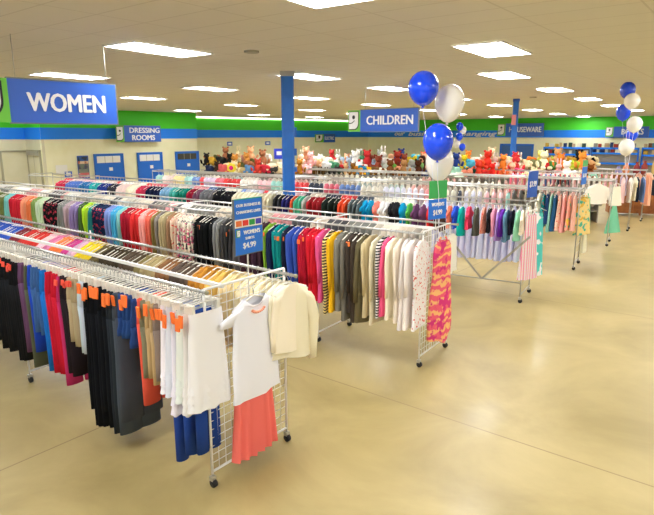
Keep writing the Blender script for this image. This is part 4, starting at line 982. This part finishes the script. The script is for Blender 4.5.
# doll with long dark hair
s = ts_at(421, .22, 1.6); q = TA+td*s+tn*.3
e = tag(empty('rag_doll', (q.x, q.y, 1.72), trz), 'doll with long dark brown hair and peach face beside the balloons', 'doll')
b = MB(); b.ell((0, 0, .3), .1, .09, .11); o = b.obj('face', e, M['plush']); o.color = lin('#f0b48c')
b = MB(); b.ell((.02, .03, .33), .13, .11, .14); b.ell((.09, .03, .16), .06, .06, .2); b.ell((-.05, .06, .16), .05, .05, .18); o = b.obj('hair', e, M['plush']); o.color = lin('#3c1c10')
b = MB(); b.ell((0, 0, .1), .1, .09, .13); o = b.obj('body', e, M['plush']); o.color = lin('#88b868')
# little cartons along the front edge
cm = MB(); cm.add([(-.16, -.05, 0), (.16, -.05, 0), (.16, .12, 0), (-.16, .12, 0), (-.12, -.0, .17), (.12, -.0, .17), (.12, .1, .17), (-.12, .1, .17)], [(0, 3, 2, 1), (4, 5, 6, 7), (0, 1, 5, 4), (1, 2, 6, 5), (2, 3, 7, 6), (3, 0, 4, 7)])
cm.mats = [M['plush']]; cm.m = [0]*len(cm.f); cmm = cm.mesh('carton')
for k, (x, hx, cn) in enumerate([(459, '#d8ecd8', 'pale green'), (537, '#f2efe2', 'off white'), (547, '#e8c8c0', 'pale pink'), (556, '#f4f2ea', 'bright white'), (565.5, '#e4ecd8', 'greenish white'), (574.5, '#f0ead8', 'ivory'), (598, '#9cd0b8', 'mint')]):
    s = min(TL-.3, ts_at(x, 0, 1.45)); q = TA+td*s+tn*.06
    o = link('folded_carton', cmm, None, (q.x, q.y, 1.452), trz, hx); tag(o, '%s folded carton standing on the front edge of the toy shelf' % cn, 'box', 'folded cartons on the toy shelf')

# blue screen-like sign on a post behind the left toys
q = Vector((-1.9, 22.6, 0)); e = tag(empty('aisle_screen', q, 0), 'small square dark blue panel on a stand left of the near pillar', 'sign')
b = MB(); b.box(-.2, .2, 0, .05, 1.95, 2.35); b.obj('panel', e, M['screen'])
b = MB(); b.tube([(0, .03, 0), (0, .03, 1.95)], .02, n=8); b.obj('stand_pole', e, M['steel'])
b = MB(); b.box(-.2, .2, -.15, .2, 0, .03); b.obj('stand_base', e, M['steel'])
b = MB(); b.box(-.1, .1, -.008, 0, 2.1, 2.25); b.obj('panel_print', e, M['paper'])

# ------------------------------------------------------------------ book shelves on the right back wall
rb = random.Random(11); bookcols = [('tan', '#c4a880'), ('dark green', '#38483c'), ('brown', '#7c5038'), ('cream', '#e8dcc0'), ('red', '#b04840'), ('teal', '#50787c'), ('grey', '#8c8c88'), ('mustard', '#d0a848'), ('white', '#eceae0'), ('navy', '#34406c')]
bookn = {}
bm_ = {}
def bookcase(x0, x1, off, zs, label):
    n = Vector((u38.y, -u38.x, 0)); A = P3+n*off; B = P4+n*off
    s0, s1 = on_wall(A, B, x0, 2), on_wall(A, B, x1, 2); q = A+u38*s0; w = s1-s0
    e = tag(empty('bookcase', q, rad(-38)), label, 'bookcase')
    for z in zs: b = MB(); b.box(0, w, -.35, 0, z-.13, z); b.obj('shelf_board', e, M['bandblue'])
    b = MB(); b.box(0, w, -.02, .02, 0, zs[0]-.1); b.obj('back_board', e, M['shelf'])
    for x in (0, w-.06): b = MB(); b.box(x, x+.06, -.36, 0, 0, zs[0]); b.obj('side_post', e, M['doorblue'])
    name = label.split(',')[0]
    for zi, z in enumerate(zs[:2]):
        x = .1
        while x < w-.3:
            ww = rb.uniform(.14, .3); h = rb.uniform(.22, .36); cn, hx = rb.choice(bookcols)
            if ('b', round(ww*20), round(h*20)) not in bm_:
                mb = MB(); mb.box(0, ww, 0, .2, 0, h); mb.box(.01, ww-.01, -.004, .0, h*.2, h*.35); mb.mats = [M['plush']]; mb.m = [0]*len(mb.f); bm_[('b', round(ww*20), round(h*20))] = mb.mesh('book')
            p_ = q+u38*x-n*(-.28); o = link('book', bm_[('b', round(ww*20), round(h*20))], None, (p_.x, p_.y, z+.001), rad(-38), hx)
            key = (cn, label, zi); bookn[key] = bookn.get(key, 0)+1
            tag(o, '%s book, %s such from left, %s shelf of %s' % (cn, nth(bookn[key]-1), ('top', 'second')[zi], name), 'book', 'books on the blue shelves')
            x += ww+rb.uniform(.02, .25)
bookcase(545, 592, .5, (1.95, 1.45, .9), 'the left blue bookcase, against the far right wall')
bookcase(593, 640, 1.4, (1.98, 1.62, .9), 'the right blue bookcase, nearer and under the BOOKS sign')
bookcase(643, 690, .8, (2.0, 1.5, .9), 'the edge blue bookcase, cut by the frame at right')

# shelf unit with bric-a-brac at the far right, behind the last racks
e = tag(empty('display_cabinet', (10.4, 20.6, 0), rad(-15)), 'wooden display cabinet at the far right behind the racks', 'cabinet')
b = MB(); b.box(0, 3.2, 0, .5, .08, 1.42); b.obj('cabinet_body', e, M['wood'])
b = MB(); b.box(-.04, 3.24, -.04, .54, 1.42, 1.47); b.obj('cabinet_top', e, M['wood'])
for k in range(4): b = MB(); b.box(.04+.79*k, .79*k+.77, -.025, 0, .14, 1.36); d_ = b.obj('cabinet_door', e, M['wood']); b = MB(); b.box(.70+.79*k, .72+.79*k, -.045, -.025, .7, .85); b.obj('door_handle', d_, M['steel'])
for k in range(4):
    for x in (0,): b = MB(); b.box(.05+k*1.0, .13+k*1.0, .05, .13, 0, .08); b.obj('cabinet_foot', e, M['wood'])
misc = [('lilac', '#9c98c8', .25, .3), ('orange', '#e89060', .5, .42), ('maroon', '#904040', .85, .45), ('red brown', '#a04c44', 1.1, .5), ('yellow', '#f0c020', 2.2, .3), ('cream', '#e8dcb0', 1.7, .6), ('straw', '#d8c078', 1.45, .65), ('pale grey', '#b8b8b0', 2.7, .35), ('green', '#50703c', 2.5, .62), ('brown', '#7c5430', 2.95, .4)]
vm = MB(); vm.loft([[(r_*math.cos(2*PI*i/12), r_*math.sin(2*PI*i/12), z) for i in range(12)] for r_, z in ((.09, 0), (.13, .06), (.15, .2), (.12, .38), (.06, .5), (.05, .56), (.08, .6))]); vm.mats = [M['plush']]; vm.m = [0]*len(vm.f); vmm = vm.mesh('vase')
for cn, hx, x, h in misc:
    c_, s_ = math.cos(rad(-15)), math.sin(rad(-15)); q = (10.4+c_*x-s_*.25, 20.6+s_*x+c_*.25, 1.471)
    o = link('vase', vmm, None, q, 0, hx); o.scale = (.8, .8, h/.6); tag(o, '%s vase standing on the wooden cabinet at far right' % cn, 'vase', 'vases on the wooden cabinet')

# ------------------------------------------------------------------ light
w = bpy.data.worlds.new('world'); S.world = w; w.use_nodes = True
bg = w.node_tree.nodes['Background']; bg.inputs['Color'].default_value = (1, .99, .97, 1); bg.inputs['Strength'].default_value = .4
S.cycles.max_bounces = 6; S.cycles.diffuse_bounces = 4; S.cycles.use_denoising = True
S.view_settings.exposure = 1.15
